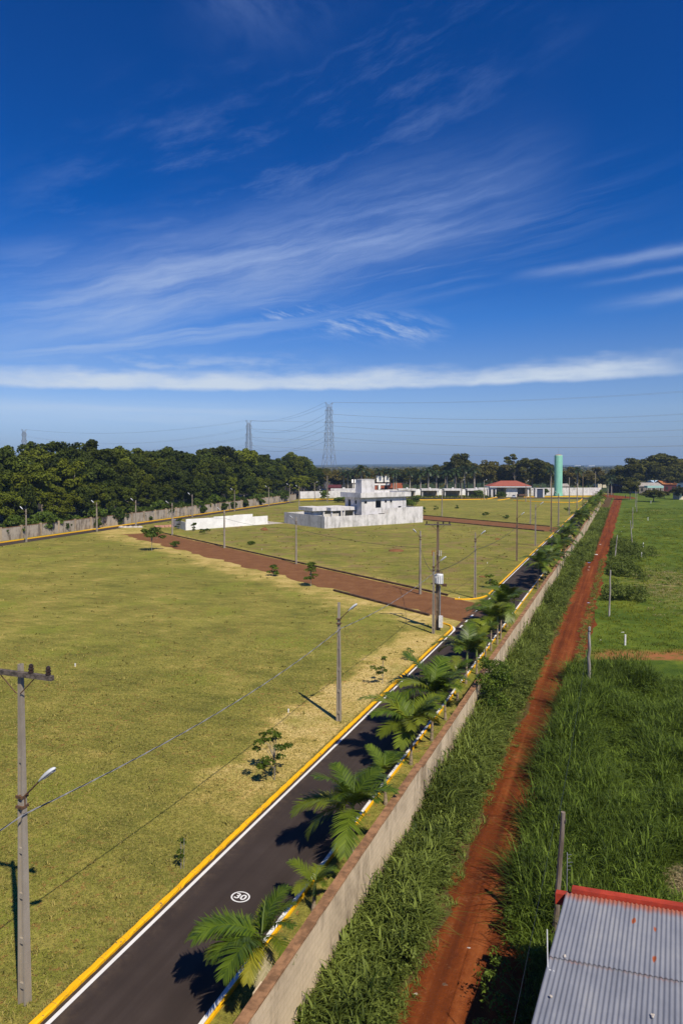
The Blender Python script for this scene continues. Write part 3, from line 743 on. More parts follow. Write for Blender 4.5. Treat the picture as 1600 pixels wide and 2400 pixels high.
def back_houses():
    r = block('brick_house', 'red brick house with a white gable and white bands behind the palms', 878, 912, 1158, 1133, M_BRICK, 9, None, wins=2, cat='house')
    k = r.location.y / FPX
    mb = MB(); mb.box(-.4, 34 * k + .4, -.25, 9.2, 5.0, 5.9); mb.box(2, 3.2, -.3, 0, -.1, 5); mb.build('white_band', M_WHITEWALL, r)
    mb = MB(); mb.poly([(1, -.2, 6.9), (5, -.2, 6.9), (5, -.2, 10.4), (2.2, -.2, 10.4)]); mb.poly([(6, -.2, 6.9), (8.4, -.2, 6.9), (8.4, -.2, 10.4), (6, -.2, 10.4)])
    for v in list(mb.v): pass
    b = MB(); b.box(1, 4.6, -.2, 5, 6.7, 10.2); b.box(5.4, 8.2, -.2, 5, 6.7, 10.2); b.build('gable', M_WHITEWALL, r)
    block('brick_house', 'orange-red brick building with a flat top right of the rooftop tank block', 913, 943, 1158, 1133, M_BRICK, 9, cat='house')
    block('brick_house', 'low red-brown building half hidden behind palms left of the tank block', 770, 797, 1156, 1143, M_MAROON, 8, M_MAROON, 1.6, cat='house')
    block('white_house', 'small white gabled building just left of the rooftop tank block', 826, 845, 1156, 1132, M_WHITEWALL, 7, M_WHITEWALL, 2., cat='house')
    block('cream_house', 'small cream house with an orange roof between the palms at the track end', 1400, 1420, 1143, 1131, M_CREAM, 9, M_RUSTROOF, 2., cat='house')
    block('cream_house', 'pale yellow wall of a house behind the water tower', 1317, 1332, 1156, 1140, M_CREAM, 9, M_TIN, 1.5, cat='house')
    block('maroon_shed', 'dark red shed front where the dirt track ends', 1440, 1457, 1154, 1139, M_MAROON, 9, M_MAROON, 1.2, cat='shed')
    block('long_shed', 'long low shed with a weathered grey roof at the far right', 1496, 1552, 1157, 1140, M_SHEDW, 14, M_TIN, 2., wins=4, cat='shed')
    block('tin_shed', 'taller light blue tin-roofed building behind the long low shed', 1532, 1556, 1140, 1131, M_LBLUE, 14, M_LBLUE, 1.6, cat='shed')
    r = block('shop', 'maroon shop with an orange-brown roof at the far right', 1553, 1584, 1155, 1135, M_MAROON, 12, M_RUSTROOF, 2.2, wins=2, cat='shop')
    block('white_building', 'white building with a blue roof at the right edge', 1583, 1612, 1152, 1132, M_WHITEWALL, 12, M_LBLUE, 2., wins=2)
    block('small_house', 'small cream hut beside the round tree at the right edge', 1590, 1612, 1171, 1147, M_CREAM, 6, None, wins=1, cat='hut')
    root = thing('shop_awning', 'pale green awning on posts under the long shed', 'awning', G(1512, 1160)); k = root.location.y / FPX
    mb = MB(); mb.box(0, 38 * k, -2, 2, 3.9, 5.); mb.build('canopy', simple('pale_green', (.35, .55, .5), (.28, .45, .42), 2.), root)
    for i in range(5):
        mb = MB(); mb.box(i * 9 * k, i * 9 * k + .3, -2, -1.7, -.1, 3.898); mb.build('post', M_PALE, root)
back_houses()
# ================================================================== shed with corrugated roof
def corr_material():
    m, k = newmat('corrugated_zinc'); p = world_pos(k)
    s = k.mul(k.dot(p, (.8965, -.443, 0)), 1 / .984); t = k.add(k.mul(k.dot(p, (.276, .961, 0)), 1 / .984), 19.8 - (6.21 * .276 + 18.86 * .961) / .984)
    a = k.noise(p, .8, 5, .65); b = k.noise(k.xyz(k.mul(s, 3.), k.mul(t, .35)), 1., 4, .6)
    col = k.ramp(k.lin(k.add(k.mul(a, .55), k.mul(b, .45)), .35, .68), [(0, (.155, .165, .195)), (.5, (.205, .215, .245)), (1, (.265, .27, .285))])
    # rust at the screws and along the far edge and lap
    vo = k.n('ShaderNodeTexVoronoi', {'Vector': k.xyz(k.mul(s, 1.9), k.mul(t, .75)), 'Scale': 1., 'Randomness': .3})
    spot = k.mul(k.sstep(vo.outputs['Distance'], .12, .07), k.sstep(t, 12.5, 15.))
    sel = k.sstep(k.n('ShaderNodeSeparateColor', {0: vo.outputs['Color']}).outputs[0], .45, .5)
    spot = k.mul(spot, sel)
    edge = k.mul(k.sstep(k.add(t, k.mul(k.add(k.noise(k.xyz(k.mul(s, 4.), 0.), 1., 3), -.5), .55)), 19.42, 19.76), .75)
    lap = k.mul(k.mul(k.sstep(k.m('ABSOLUTE', k.add(t, -17.0)), .06, .0), k.sstep(k.noise(k.xyz(k.mul(s, 3.), 4.), 1., 3), .4, .6)), .28)
    r = k.m('MAXIMUM', k.m('MAXIMUM', spot, edge), lap)
    col = k.mix(r, col, k.mix(k.noise(p, 9, 3), (.42, .095, .02), (.22, .06, .02)))
    k.out(k.bsdf(col, .55, .3, None, 0.)); return m
def shed():
    base = Vector((6.29, 18.86, 0)); root = thing('tin_roofed_shed', 'shed with a corrugated grey tin roof and red beam in the lower right corner', 'shed', base)
    SV_, TV_ = Vector((.961, -.276, 0)), Vector((.443, .8965, 0)); fr = lambda x, y, z: SV_ * (x + 1.47) + TV_ * (y - 19.8) + Vector((0, 0, z))
    cm = corr_material()
    for (t0, t1, dz) in ((-12., 17.05, 0), (17.0, 19.78, .03)):
        s = np.arange(-1.47, 11.5, .0225); z = 4.0 + dz + .019 * np.sin(2 * pi * s / .112)
        rows = [t0, t1]; V = []
        for t in rows:
            for a, b in zip(s, z): V.append(tuple(fr(a, t, b)))
        n = len(s); Q = [(i, i + 1, n + i + 1, n + i) for i in range(n - 1)]
        me = npmesh('roof_sheet', np.array(V), np.array(Q), cm, smooth=True); link('roof_sheet', me, root)
    red = simple('red_painted_beam', (.42, .05, .022), (.25, .03, .016), 1.6, .7, bump=.3)
    mb = MB(); mb.box(-1.32, 11.5, 19.8, 20.01, 3.4, 4.14, fr); mb.box(-1.75, -1.323, 19.82, 20.02, 3.62, 3.93, fr); mb.build('red_beam', red, root)
    mb = MB(); wallm = simple('shed_wall', (.16, .10, .07), (.10, .06, .045), 1.)
    mb.box(-1.25, -1.05, -12, 19.75, -.1, 3.95, fr); mb.box(-1.048, 11.4, 19.55, 19.75, -.1, 3.95, fr); mb.build('wall', wallm, root)
    # rooftop bits: a white bracket at the edge and small pale scraps
    b2 = base + fr(-1.42, 16.6, 4.03); mb = MB(); mb.tube([(0, 0, -.35), (0, .1, .85)], .014, 5); mb.tube([(0, 0, -.05), (.12, -.08, -.03)], .012, 5)
    tag(mb.build('thin_pole', M_WHITEP, None, b2), 'thin white upright rod at the left edge of the tin roof', 'rod')
    rg = random.Random(4)
    for (u, v, lab) in ((1291, 2333, 'pale lump of mortar near the left edge of the tin roof'), (1321, 2240, 'small white scrap high on the tin roof'), (1529, 2380, 'small white chip low on the tin roof')):
        p = G(u, v, 4.05); mb = MB()
        for q in range(3): mb.lathe([(.01, 0), (.03, .012), (.024, .03), (.006, .04)], 6, (rg.uniform(-.03, .03), rg.uniform(-.035, .035), -.02))
        tag(mb.build('roof_scrap', M_PALE, None, p), lab, 'scrap', 'scraps lying on the tin roof')
    # aerial
    p = G(1331, 2089, 4.0); p = Vector((6.55, 19.55, 0)); root2 = thing('roof_aerial', 'thin spiky television aerial behind the red beam', 'aerial', p)
    mb = MB(); mb.tube([(0, 0, 0), (0, 0, 4.75)], .014, 6); mb.build('mast', M_GALV, root2)
    for i in range(5):
        mb = MB(); mb.tube([(0, 0, 4.25 + i * .11), (.09 + .03 * (i % 3), -.03, 4.27 + i * .11)], .006, 4); mb.build('element', M_GALV, root2)
shed()
# ================================================================== poles and lamps
def pole_mesh(H, w0=.30, w1=.13, d0=.22, d1=.11, web=1.35):
    """tapered I-section concrete pole with webs left across its groove"""
    mb = MB(); b = len(mb.v)
    def ring(z):
        f = max(z, 0) / H; w = (w0 + (w1 - w0) * f) / 2; d = (d0 + (d1 - d0) * f) / 2; g = w * .55; h = d * .42
        return [(-w, -d), (-g, -d), (-g, -h), (g, -h), (g, -d), (w, -d), (w, d), (g, d), (g, h), (-g, h), (-g, d), (-w, d)], w, d, g, h
    for z in (-.3, H):
        r, *_ = ring(z); mb.v += [(x, y, z) for x, y in r]
    for i in range(12): mb.f.append((i, (i + 1) % 12, 12 + (i + 1) % 12, 12 + i)); mb.m.append(0)
    for f in ((12, 13, 14, 21, 22, 23), (14, 15, 20, 21), (15, 16, 17, 18, 19, 20)): mb.f.append(f); mb.m.append(0)
    z = .5
    while z < H * .72:
        r, w, d, g, h = ring(z + .1)
        mb.box(-g + .002, g - .002, -d * .93, -h + .002, z, z + .16); mb.box(-g + .002, g - .002, h - .002, d * .93, z, z + .16); z += web
    r, w, d, g, h = ring(H * .8); mb.box(-g + .002, g - .002, -d * .9, d * .9, H * .72, H)
    return mb
def lamp_parts(root, za, L, rise, mt=1.):
    """arm and luminaire pointing along local +x"""
    e = Vector((L * .5, 0, za + rise * .5)); p0 = Vector((.09, 0, za))
    a = MB(); a.tube([p0 + Vector((0, 0, -.35)), p0, p0 + (e - p0) * .5, e], [.03, .03, .027, .025], 6); a.box(-.14, .12, -.13, .13, za - .35, za - .27); a.box(-.14, .12, -.13, .13, za - .05, za + .03)
    a.build('lamp_arm', M_RUSTY, root)
    d = Vector((L, 0, rise)).normalized(); n = Vector((-d.z, 0, d.x)); hl = L * .62
    h = MB(); b = len(h.v); N = 12; prof = [(0, .035), (.1, .06), (.3, .1), (.55, .125), (.8, .12), (.95, .08), (1., .03)]
    for u, r in prof:
        for k in range(N):
            w = 2 * pi * k / N; up = math.sin(w); q = e + d * (u * hl) + n * (r * .75 * up if up > 0 else r * .35 * up) + Vector((0, r * math.cos(w), 0)); h.v.append(tuple(q))
    for i in range(len(prof) - 1):
        for k in range(N): h.f.append((i * N + k, i * N + (k + 1) % N, (i + 1) * N + (k + 1) % N, (i + 1) * N + k)); h.m.append(0)
    h.f.append(tuple(range(N))[::-1]); h.m.append(0); h.f.append(tuple((len(prof) - 1) * N + k for k in range(N))); h.m.append(0)
    hd = h.build('lamp_head', M_LAMP, root, smooth=True)
    g = MB(); c = e + d * hl * .62 - n * .045; g.box(-.2, .2, -.08, .08, -.02, .015, lambda x, y, z: c + d * x + Vector((0, y, 0)) + n * z); g.build('lamp_glass', M_LENS, hd)
POLES = {}
def lamp(px, by, ty, label, rz, la=1.25, lr=1.05, zfrac=None, mat=None, group=None, lampz=None, w0=.3, cat='street lamp', key=None, hmax=None):
    P = G(px, by); H = HT(ty, P.y)
    if hmax: H = min(H, hmax)
    root = thing('street_lamp', label, cat, P, rz, group)
    if P.y < 130:
        mb = pole_mesh(H, w0)
    else:
        mb = pole_mesh(H, w0 + .04, .17, .26, .15, 2.)
    mb.build('pole', mat or M_POLE, root)
    if la:
        big = 1.0 if P.y < 130 else 1.25
        lamp_parts(root, lampz if lampz else H - .75, la * big, lr * big)
    POLES[key or px] = (P, H); return root
RZ = ROADROT; LZ = math.atan2(-E1.y, -E1.x); WZ = math.atan2(-LWN.y, -LWN.x)
gA = 'street lamps along the left kerb of the avenue'; gB = 'street lamps along the far side of the first cross street'; gC = 'street lamps below the wall of the wood'; gD = 'street lamps at the back of the estate'
lamp(794, 1690, 1412, 'concrete lamp post on the lawn beside the kerb, its lamp over the asphalt', RZ, group=gA, lampz=6.45, key='P2')
lamp(1112.5, 1402.5, 1248, 'lamp post at the corner where the yellow kerb curves, right of the transformer', RZ, group=gA, key='P4')
lamp(1210, 1315, 1158, 'very tall brown lamp post beside the kerb opposite the dense palms', RZ, mat=M_POLEB, group=gA, lampz=7.2, key='P5')
lamp(1253.6, 1279.8, 1182, 'grey lamp post just before the farther brown cross street', RZ, group=gA, key='P6')
lamp(984, 1393, 1244, 'lamp post facing left at the brown street, directly left of the transformer', LZ, group=gB, key='Q1')
lamp(694, 1322, 1212, 'lamp post before the grey yard wall, on the kerb of the brown street', LZ, group=gB, key='Q2')
lamp(526, 1284.4, 1195, 'lamp post in front of the white stepped wall', LZ, group=gB, key='Q3')
lamp(404, 1255, 1179, 'lamp post at the left end of the white stepped wall', LZ, group=gB, key='Q4')
lamp(62.5, 1270.6, 1193, 'lamp post below the wood wall, nearest to the left edge of the picture', WZ, group=gC, key='W1')
lamp(227.6, 1246.5, 1177.6, 'lamp post below the wood wall, left of where the brown street meets it', WZ, group=gC, key='W2')
lamp(319, 1236, 1172.5, 'lamp post at the far left end of the nearer brown street', WZ, group=gC, key='W3')
lamp(451, 1212, 1158.7, 'lamp post behind the left part of the white stepped wall', WZ, group=gC, key='W4')
lamp(550, 1198, 1148, 'lamp post behind the middle of the white stepped wall, by the yellow kerb', WZ, group=gC, key='W5')
lamp(630, 1186, 1141.5, 'lamp post left of the house wing, at the dirt patch by the yellow kerb', WZ, group=gC, key='W6')
lamp(679, 1177.6, 1136, 'lamp post above the left end of the house wing, close to the wood wall', WZ, group=gC, key='W7')
lamp(701, 1186, 1140, 'lamp post standing just behind the left end of the house wing roof', WZ, group=gC, key='W8')
lamp(737, 1174, 1131, 'lamp post at the end of the wood wall, its lamp pointing right', .4, group=gD, key='W9')
lamp(1035, 1210, 1147, 'lamp post on the far lawn right of the house yard, lamp pointing left', LZ, group=gD, key='B1')
lamp(1081, 1171, 1125.7, 'lamp post before the carports, third bay, at the far yellow kerb', .5, group=gD, key='B2')
lamp(1133.6, 1171, 1125.7, 'lamp post at the far yellow kerb just left of the gatehouse', .4, group=gD, key='B3')
lamp(1231, 1176.5, 1128, 'lamp post before the right corner of the red gatehouse roof', .4, group=gD, key='B4')
lamp(1307.6, 1232.6, 1156, 'lamp post before the water tower with its lamp pointing left', LZ, group=gD, key='B5')
lamp(1351, 1193, 1134, 'lamp post between water tower and avenue end, lamp to the left', LZ, group=gD, key='B6')
def plain_pole(px, by, ty, label, mat=None, wires=True, key=None, top='pegs', name='utility_pole'):
    P = G(px, by); H = HT(ty, P.y); root = thing(name, label, 'pole', P, RZ, 'bare utility poles at the back of the estate')
    pole_mesh(H, .34, .19, .28, .17, 2.).build('pole', mat or M_POLEB, root)
    mb = MB(); mb.box(-.5, .5, -.05, .05, H - .5, H - .38)
    for x in (-.42, 0, .42): mb.lathe([(.04, 0), (.07, .06), (.05, .16), (.02, .2)], 8, (x, 0, H - .378))
    mb.build('insulator_bracket', M_DARK, root); POLES[key or px] = (P, H); return root
plain_pole(1290.5, 1248, 1123, 'tall brown utility pole at the mouth of the farther cross street', key='U1')
plain_pole(1242, 1230, 1144.5, 'grey utility pole on the far lawn below the gatehouse', M_POLE, key='U2')
plain_pole(1332.5, 1208, 1119, 'tall grey utility pole right of the water tower', M_POLE, key='U3')
plain_pole(1364.5, 1179, 1109, 'tall brown utility pole at the far end of the avenue', key='U4')
plain_pole(767, 1177.6, 1115.6, 'tall thin utility pole left of the tank block against the palms', M_POLE, key='U5')
plain_pole(716, 1155, 1131, 'short grey pole behind the end of the wood wall', M_POLE, key='U6')
plain_pole(1394, 1160, 1105, 'thin grey utility pole behind the far wall near the cream house', M_POLE, key='U7')
plain_pole(1522.5, 1150, 1099, 'tall pale utility pole in front of the long low shed', M_WHITEWALL, key='U8')
# near pole with crossarm
def crossarm(root, H, half, rz):
    arm = MB(); c, s = math.cos(rz), math.sin(rz)
    fr = lambda x, y, z: Vector((x * c - y * s, x * s + y * c, z))
    arm.box(-half, half, -.06, .06, H - .32, H - .18, lambda x, y, z: fr(x, y - .14, z))
    o = arm.build('crossarm', simple('mossy_timber', (.16, .13, .11), (.05, .042, .036), 9., bump=.5), root)
    for x in (-half * .88, half * .40, half * .88):
        mb = MB(); p = fr(x, -.14, H - .178); mb.lathe([(.02, 0), (.075, .02), (.075, .06), (.045, .08), (.08, .1), (.08, .14), (.045, .16), (.07, .18), (.06, .24), (.02, .27)], 10, p); mb.build('insulator', M_CERAM, o)
    for sg in (-1, 1):
        mb = MB(); mb.tube([fr(sg * half * .5, -.14, H - .32), fr(sg * .07, -.1, H - .85)], .017, 5); mb.build('brace', M_RUSTY, o)
P = G(59, 2350); H = HT(1556, P.y)
r = thing('utility_pole', 'nearest concrete pole at the left edge with a mossy crossarm and a lamp', 'pole', P, RZ, None)
pole_mesh(H, .31, .125, .24, .11).build('pole', M_POLE, r); crossarm(r, H, 1.3, .05); lamp_parts(r, 6.25, 1.3, 1.05); POLES['P1'] = (P, H)
P = G(1024.6, 1476); H = HT(1223, P.y)
r = thing('transformer_pole', 'thick brown pole carrying a white transformer and a crossarm at the street corner', 'pole', P, RZ)
pole_mesh(H, .42, .17, .34, .15).build('pole', M_POLEB, r); crossarm(r, H, 1.25, .38); POLES['T'] = (P, H)
zt = HT(1352, P.y) - .1
mb = MB(); mb.lathe([(.34, -.48), (.37, -.44), (.37, .4), (.33, .47), (.12, .5)], 18, (.28, -.42, zt))
for k in range(7):
    w = pi * (.2 + k / 7.); mb.box(.36, .44, -.015, .015, -.36, .32, lambda x, y, z: Vector((.28 + x * math.cos(w) , -.42 - x * math.sin(w) + y, zt + z)))
tr = mb.build('transformer', M_TANKW, r)
mb = MB(); mb.box(-.32, -.04, -.5, -.28, zt - .45, zt + .4); mb.build('transformer_side_box', M_TANKW, r)
for x in (.1, .3, .5):
    mb = MB(); mb.lathe([(.03, 0), (.06, .03), (.035, .06), (.06, .1), (.035, .14), (.05, .18), (.02, .28)], 8, (x, -.42, zt + .48)); mb.build('bushing', M_CERAM, tr)
mb = MB(); mb.box(-.6, .9, -.2, -.08, zt - .62, zt - .5); mb.box(.5, .95, -.3, -.2, zt - .75, zt - .5); mb.build('bracket', M_RUSTY, r)
mb = MB(); mb.tube([(.27, -.12, -.2), (.27, -.12, zt - .7)], .06, 8); mb.build('conduit', M_GALV, r)
zb = HT(1453, P.y); mb = MB(); mb.box(.22, .58, -.42, -.2, zb - .62, zb + .5); mb.build('meter_box', M_WHITEP, r)
zf = HT(1296, P.y)
for i, x in enumerate((-.5, -.3, .2, .38)):
    mb = MB(); mb.tube([(x, -.25, zf - .25), (x + .06, -.35, zf + .3)], [.035, .03], 6); mb.build('fuse', M_ORANGE if i < 2 else M_WHITEP, r)
lamp(1015, 1485, 1294, 'slim lamp post close beside the transformer pole, lamp reaching right', RZ, group=gA, w0=.24, key='P3', lampz=6.4)
# fence posts along the track
def wood_post(top, base, label, lean=(0, 0), r=.085, mat=None):
    P = G(*base); H = HT(top[1], P.y); tp = ray(*top) ; k = P.y / tp.y; T = Vector((tp.x * k, P.y, H))
    mb = MB(); rg = random.Random(int(P.x * 10)); n = 9
    mb.tube([(P * (1 - i / n) + T * (i / n)) - P + Vector((rg.uniform(-.03, .03), rg.uniform(-.03, .03), 0)) + Vector((0, 0, -.2 if i == 0 else 0)) for i in range(n + 1)], [r * 1.15 - r * .35 * i / n for i in range(n + 1)], 8)
    o = mb.build('fence_post', mat or M_WOODG, None, P)
    if P.y < 60:
        c = MB(); v = T - P; c.lathe([(r * .95, -.03), (r * 1.0, .02), (r * .8, .06)], 8, (v.x, v.y, v.z - .25)); c.build('collar', M_DARK, o)
    return tag(o, label, 'post', 'wooden posts along the dirt track')
def hidden_base(top, h):   # ground point of a post whose foot is hidden, from its height
    d = ray(*top); k = (h - HCAM) / d.z; P = Vector((d.x * k, d.y * k, 0))
    q = 1091; yy = P.y
    # invert to pixel row
    lo, hi = 1092., 4000.
    for _ in range(60):
        md = (lo + hi) / 2
        if G(800, md).y > yy: lo = md
        else: hi = md
    v = (lo + hi) / 2; u = 800 + 1600 * P.x / (P.y * CP + 16 * SP) if False else None
    return P
def post_hidden(top, h, label, mat=None, r=.09, shift=0.):
    P = hidden_base(top, h); T = Vector((P.x, P.y, h)); P = P + Vector((shift, 0, 0))
    mb = MB(); rg = random.Random(int(P.x * 10)); n = 9
    mb.tube([(Vector((P.x, P.y, -.2)) * (1 - i / n) + T * (i / n)) - P + Vector((rg.uniform(-.035, .035), rg.uniform(-.03, .03), 0)) for i in range(n + 1)], [r * 1.2 - r * .35 * i / n for i in range(n + 1)], 9)
    o = mb.build('fence_post', mat or M_WOOD, None, P)
    c = MB(); v = T - P; c.lathe([(r * .98, -.05), (r * 1.02, .0), (r * .98, .05)], 9, (v.x, v.y, v.z - .3)); c.build('collar', M_DARK, o)
    POLES['F%d' % int(top[0])] = (P, h)
    return tag(o, label, 'post', 'wooden posts along the dirt track')
post_hidden((1320, 1902.5), 4.7, 'thick weathered wooden post rising beside the corner of the tin roof', M_WOOD, .085, -.30)
post_hidden((1380, 1469), 4.7, 'straight grey wooden post standing in the tall grass by the track', M_WOODG, .1)
wood_post((1429.6, 1336), (1426, 1444), 'thin grey post at the edge of the low meadow, right of the track')
wood_post((1446, 1254), (1438, 1319), 'thin leaning post among the bushy weeds right of the track')
wood_post((1476, 1220), (1480.6, 1278.6), 'thin post leaning left in the meadow near the blue litter')
wood_post((1482, 1189), (1481, 1239), 'thin upright post farther along the meadow edge')
wood_post((1488, 1150), (1487.5, 1188), 'far thin pale post, the left one of a close pair')
wood_post((1491, 1152), (1491, 1200), 'far thin pale post, the right one of a close pair')
# lot markers
for (u, v, h, lab) in ((1463.5, 1512, .95, 'white lot stake nearest to the grey post in the meadow'), (1502, 1306, .9, 'white lot stake in the meadow just below another stake'), (1506, 1283, .95, 'white lot stake above the brown strip in the meadow'),
                  (1517, 1220, 1.0, 'white lot stake in the far meadow'), (1524, 1180, 1.3, 'white lot stake by the bare earth strip near the round tree')):
    mb = MB(); mb.tube([(0, 0, -.1), (.02, 0, h)], [.085, .075], 8); tag(mb.build('lot_stake', M_WHITEP, None, G(u, v)), lab, 'stake', 'white lot stakes in the right meadow')
for (u, v, lab) in ((177, 1562, 'tiny white peg in the left lawn'), (676, 1670, 'small white card on a peg beside the lamp shadow'), (1141, 1321, 'small white box lying on the grass left of the tall brown lamp post'), (1075, 1404, 'small pale stone near the corner lamp post'), (614, 1289, 'small white rag on the grass before the yard wall')):
    mb = MB(); mb.box(-.03, .03, -.03, .03, -.05, .2); mb.box(-.05, .05, -.012, .012, .15, .25); tag(mb.build('marker_peg', M_WHITEP, None, G(u, v)), lab, 'marker')
# ------------------------------------------------------------------ cables
def sag_pts(A, B, sag, n=28):
    return [A.lerp(B, i / n) - Vector((0, 0, sag * 4 * (i / n) * (1 - i / n))) for i in range(n + 1)]
M_CG = simple('grey_cable', (.30, .30, .31), (.2, .2, .21), 4., .6); M_CB = simple('black_cable', (.025, .03, .04), None, 4., .5)
def twisted(A, B, sag, label, r=.0115, pitch=1.3):
    L = (B - A).length; n = int(L / (pitch / 8)); mb = MB()
    d = (B - A).normalized(); a = d.cross(Vector((0, 0, 1))).normalized(); b = a.cross(d)
    base = sag_pts(A, B, sag, n)
    for j in range(3):
        mb.tube([p + a * (r * 1.15 * math.cos(2 * pi * (i / 8 + j / 3))) + b * (r * 1.15 * math.sin(2 * pi * (i / 8 + j / 3))) - A for i, p in enumerate(base)], r, 5, 1 if j == 1 else 0)
    return tag(mb.build('power_cable', [M_CG, M_CB], None, A), label, 'cable', 'power cables strung between the poles')
def wire(A, B, sag, label, r=.02, mat=None, n=20, group='power cables strung between the poles', name='power_cable'):
    mb = MB(); mb.tube([p - A for p in sag_pts(A, B, sag, n)], r, 4); return tag(mb.build(name, mat or M_CB, None, A), label, 'cable', group)
def at(k, z, off=(0, 0)):
    p = POLES[k][0]; q = p + NV * off[0] + TV * off[1]; return Vector((q.x, q.y, z))
c0 = at('P1', 5.75, (.14, -.1)); c2 = at('P2', 5.85, (.12, -.08)); c3 = at('P3', 5.9, (.1, 0)); c4 = at('P4', 5.9, (.1, 0)); c5 = at('P5', 5.9, (.1, 0)); c6 = at('P6', 5.9, (.1, 0))
prev = c0 - TV * 24 + Vector((0, 0, 0))
twisted(prev, c0, .5, 'twisted cable running out of the picture from the nearest pole'); twisted(c0, c2, .55, 'long twisted grey and black cable sagging between the two nearest lamp poles')
twisted(c2, c3, .4, 'twisted cable from the lamp post on the lawn to the transformer corner'); wire(c3, c4, .35, 'cable from the transformer corner to the corner lamp post', .024)
wire(c4, c5, .5, 'cable from the corner lamp post to the tall brown lamp post', .024); wire(c5, c6, .4, 'cable between the tall brown and the grey lamp post before the far street', .024)
seq = ['P3', 'Q1', 'Q2', 'Q3', 'Q4']
for a, b, lab in zip(seq[:-1], seq[1:], ('cable from the transformer corner to the first lamp post of the brown street', 'cable crossing before the grey yard wall between two lamp posts', 'cable from the yard wall lamp post to the white wall lamp post', 'cable drooping in front of the white stepped wall')):
    wire(at(a, 5.8), at(b, 5.8), .5, lab, .022)
for a, b in (('W1', 'W2'), ('W2', 'W3'), ('W3', 'W4'), ('W4', 'W5'), ('W5', 'W6'), ('W6', 'W7')):
    wire(at(a, 5.8), at(b, 5.8), .5, 'thin cable between the lamp posts below the wood wall', .022, group='cables along the wood wall')
for z, lab in ((8.6, 'upper overhead wire crossing before the far trees to the pole at right'), (7.8, 'lower overhead wire crossing before the far trees to the pole at right')):
    A = at('U8', z + 2); B = A + Vector((-150, 18, 0)); wire(A, B, 1.5, lab, .04, group='overhead wires before the far trees'); 
    wire(A + Vector((60, 0, 0)), A, 1.2, lab.replace('crossing before the far trees to', 'running to the right edge from'), .04, group='overhead wires before the far trees')
fa = POLES['F1320']; fb = POLES['F1380']
for z, lab in ((4.3, 'thin wire strung between the two nearest wooden posts'),):
    wire(Vector((fa[0].x + .1, fa[0].y, z)), Vector((fb[0].x, fb[0].y, z)), .35, lab, .008)
    A = Vector((fa[0].x, fa[0].y, z)); wire(A - TV * 30 - NV * .3, A, .4, 'thin wire along the shaded left wall of the tin-roofed shed', .006)
# ------------------------------------------------------------------ transmission towers
M_LATT = simple('lattice_steel', (.25, .27, .29), (.2, .215, .23), 2., .6)
def pylon(u, base_d, topv, label, H=None, rz=0.):
    d = ray(u, topv); k = base_d / d.y; H = HCAM + d.z * k; P = Vector((d.x * k, base_d, 0))
    root = thing('transmission_tower', label, 'pylon', P, rz, 'steel pylons of the power line')
    mb = MB(); bw, ww, tw, zw = H * .088, H * .040, H * .022, H * .5; rad = .13 * base_d / 480
    def hw(z):
        if z < zw: return bw + (ww - bw) * z / zw
        return ww + (tw - ww) * min(1, (z - zw) / (H * .42))
    zs = [0, .2, .36, .5, .565, .63, .695, .765, .83, .90, .945]; zs = [z * H for z in zs]
    C4 = ((-1, -1), (1, -1), (1, 1), (-1, 1))
    for z0, z1 in zip(zs[:-1], zs[1:]):
        a, b = hw(z0), hw(z1)
        for i, (x, y) in enumerate(C4):
            x2, y2 = C4[(i + 1) % 4]
            mb.tube([(x * a, y * a, z0), (x * b, y * b, z1)], rad, 4)
            mb.tube([(x * a, y * a, z0), (x2 * b, y2 * b, z1)], rad * .6, 4); mb.tube([(x2 * a, y2 * a, z0), (x * b, y * b, z1)], rad * .6, 4)
            mb.tube([(x * b, y * b, z1), (x2 * b, y2 * b, z1)], rad * .6, 4)
    mb.build('lattice_body', M_LATT, root)
    tips = []
    for z in (.63, .765, .90):
        z *= H; a = hw(z); L = a + H * .028; mb = MB()
        for sx in (-1, 1):
            for y in (-1, 1):
                mb.tube([(sx * a, y * a, z), (sx * L, 0, z + .4)], rad * .7, 4); mb.tube([(sx * a, y * a, z + H * .02), (sx * L, 0, z + .4)], rad * .6, 4)
            mb.tube([(sx * L, 0, z + .4), (sx * L, 0, z - H * .035)], rad * .8, 4); tips.append(Vector((sx * L, 0, z - H * .035)))
        mb.build('crossarm', M_LATT, root)
    mb = MB(); z = zs[-1]; a = hw(z)
    for sx in (-1, 1):
        for y in (-1, 1): mb.tube([(sx * a, y * a, z), (sx * (a + H * .028), 0, H)], rad * .7, 4); mb.tube([(-sx * a, y * a, z), (sx * (a + H * .028), 0, H)], rad * .5, 4)
        tips.append(Vector((sx * (a + H * .028), 0, H)))
    mb.build('earth_wire_horns', M_LATT, root)
    R = Matrix.Rotation(rz, 3, 'Z'); return P, [P + R @ t for t in tips]
T1 = pylon(771, 480, 943, 'largest steel lattice pylon rising behind the palms in the middle', rz=.5)
T2 = pylon(583, 664, 985, 'middle-sized steel pylon standing behind the right part of the wood', rz=.5)
T3 = pylon(57, 828, 1006, 'farthest pylon, only its top showing over the wood at left', rz=.9)
T4 = pylon(2700, 330, 800, 'steel pylon beyond the right edge of the picture', rz=1.2)
def hv(A, B, sag, lab):
    for i, (p, q) in enumerate(zip(A[1], B[1])):
        wire(p, q, sag * (1 if i < 6 else .7), lab, .06, M_LATT, 36, 'conductors of the power line', 'transmission_wire')
hv(T1, T4, 13, 'high-voltage wire sagging from the largest pylon towards the right edge')
hv(T2, T1, 8, 'high-voltage wire between the middle and the largest pylon')
hv(T3, T2, 12, 'high-voltage wire from the farthest to the middle pylon over the wood')
T5 = pylon(2600, 700, 930, 'second steel pylon beyond the right edge of the picture', rz=1.)
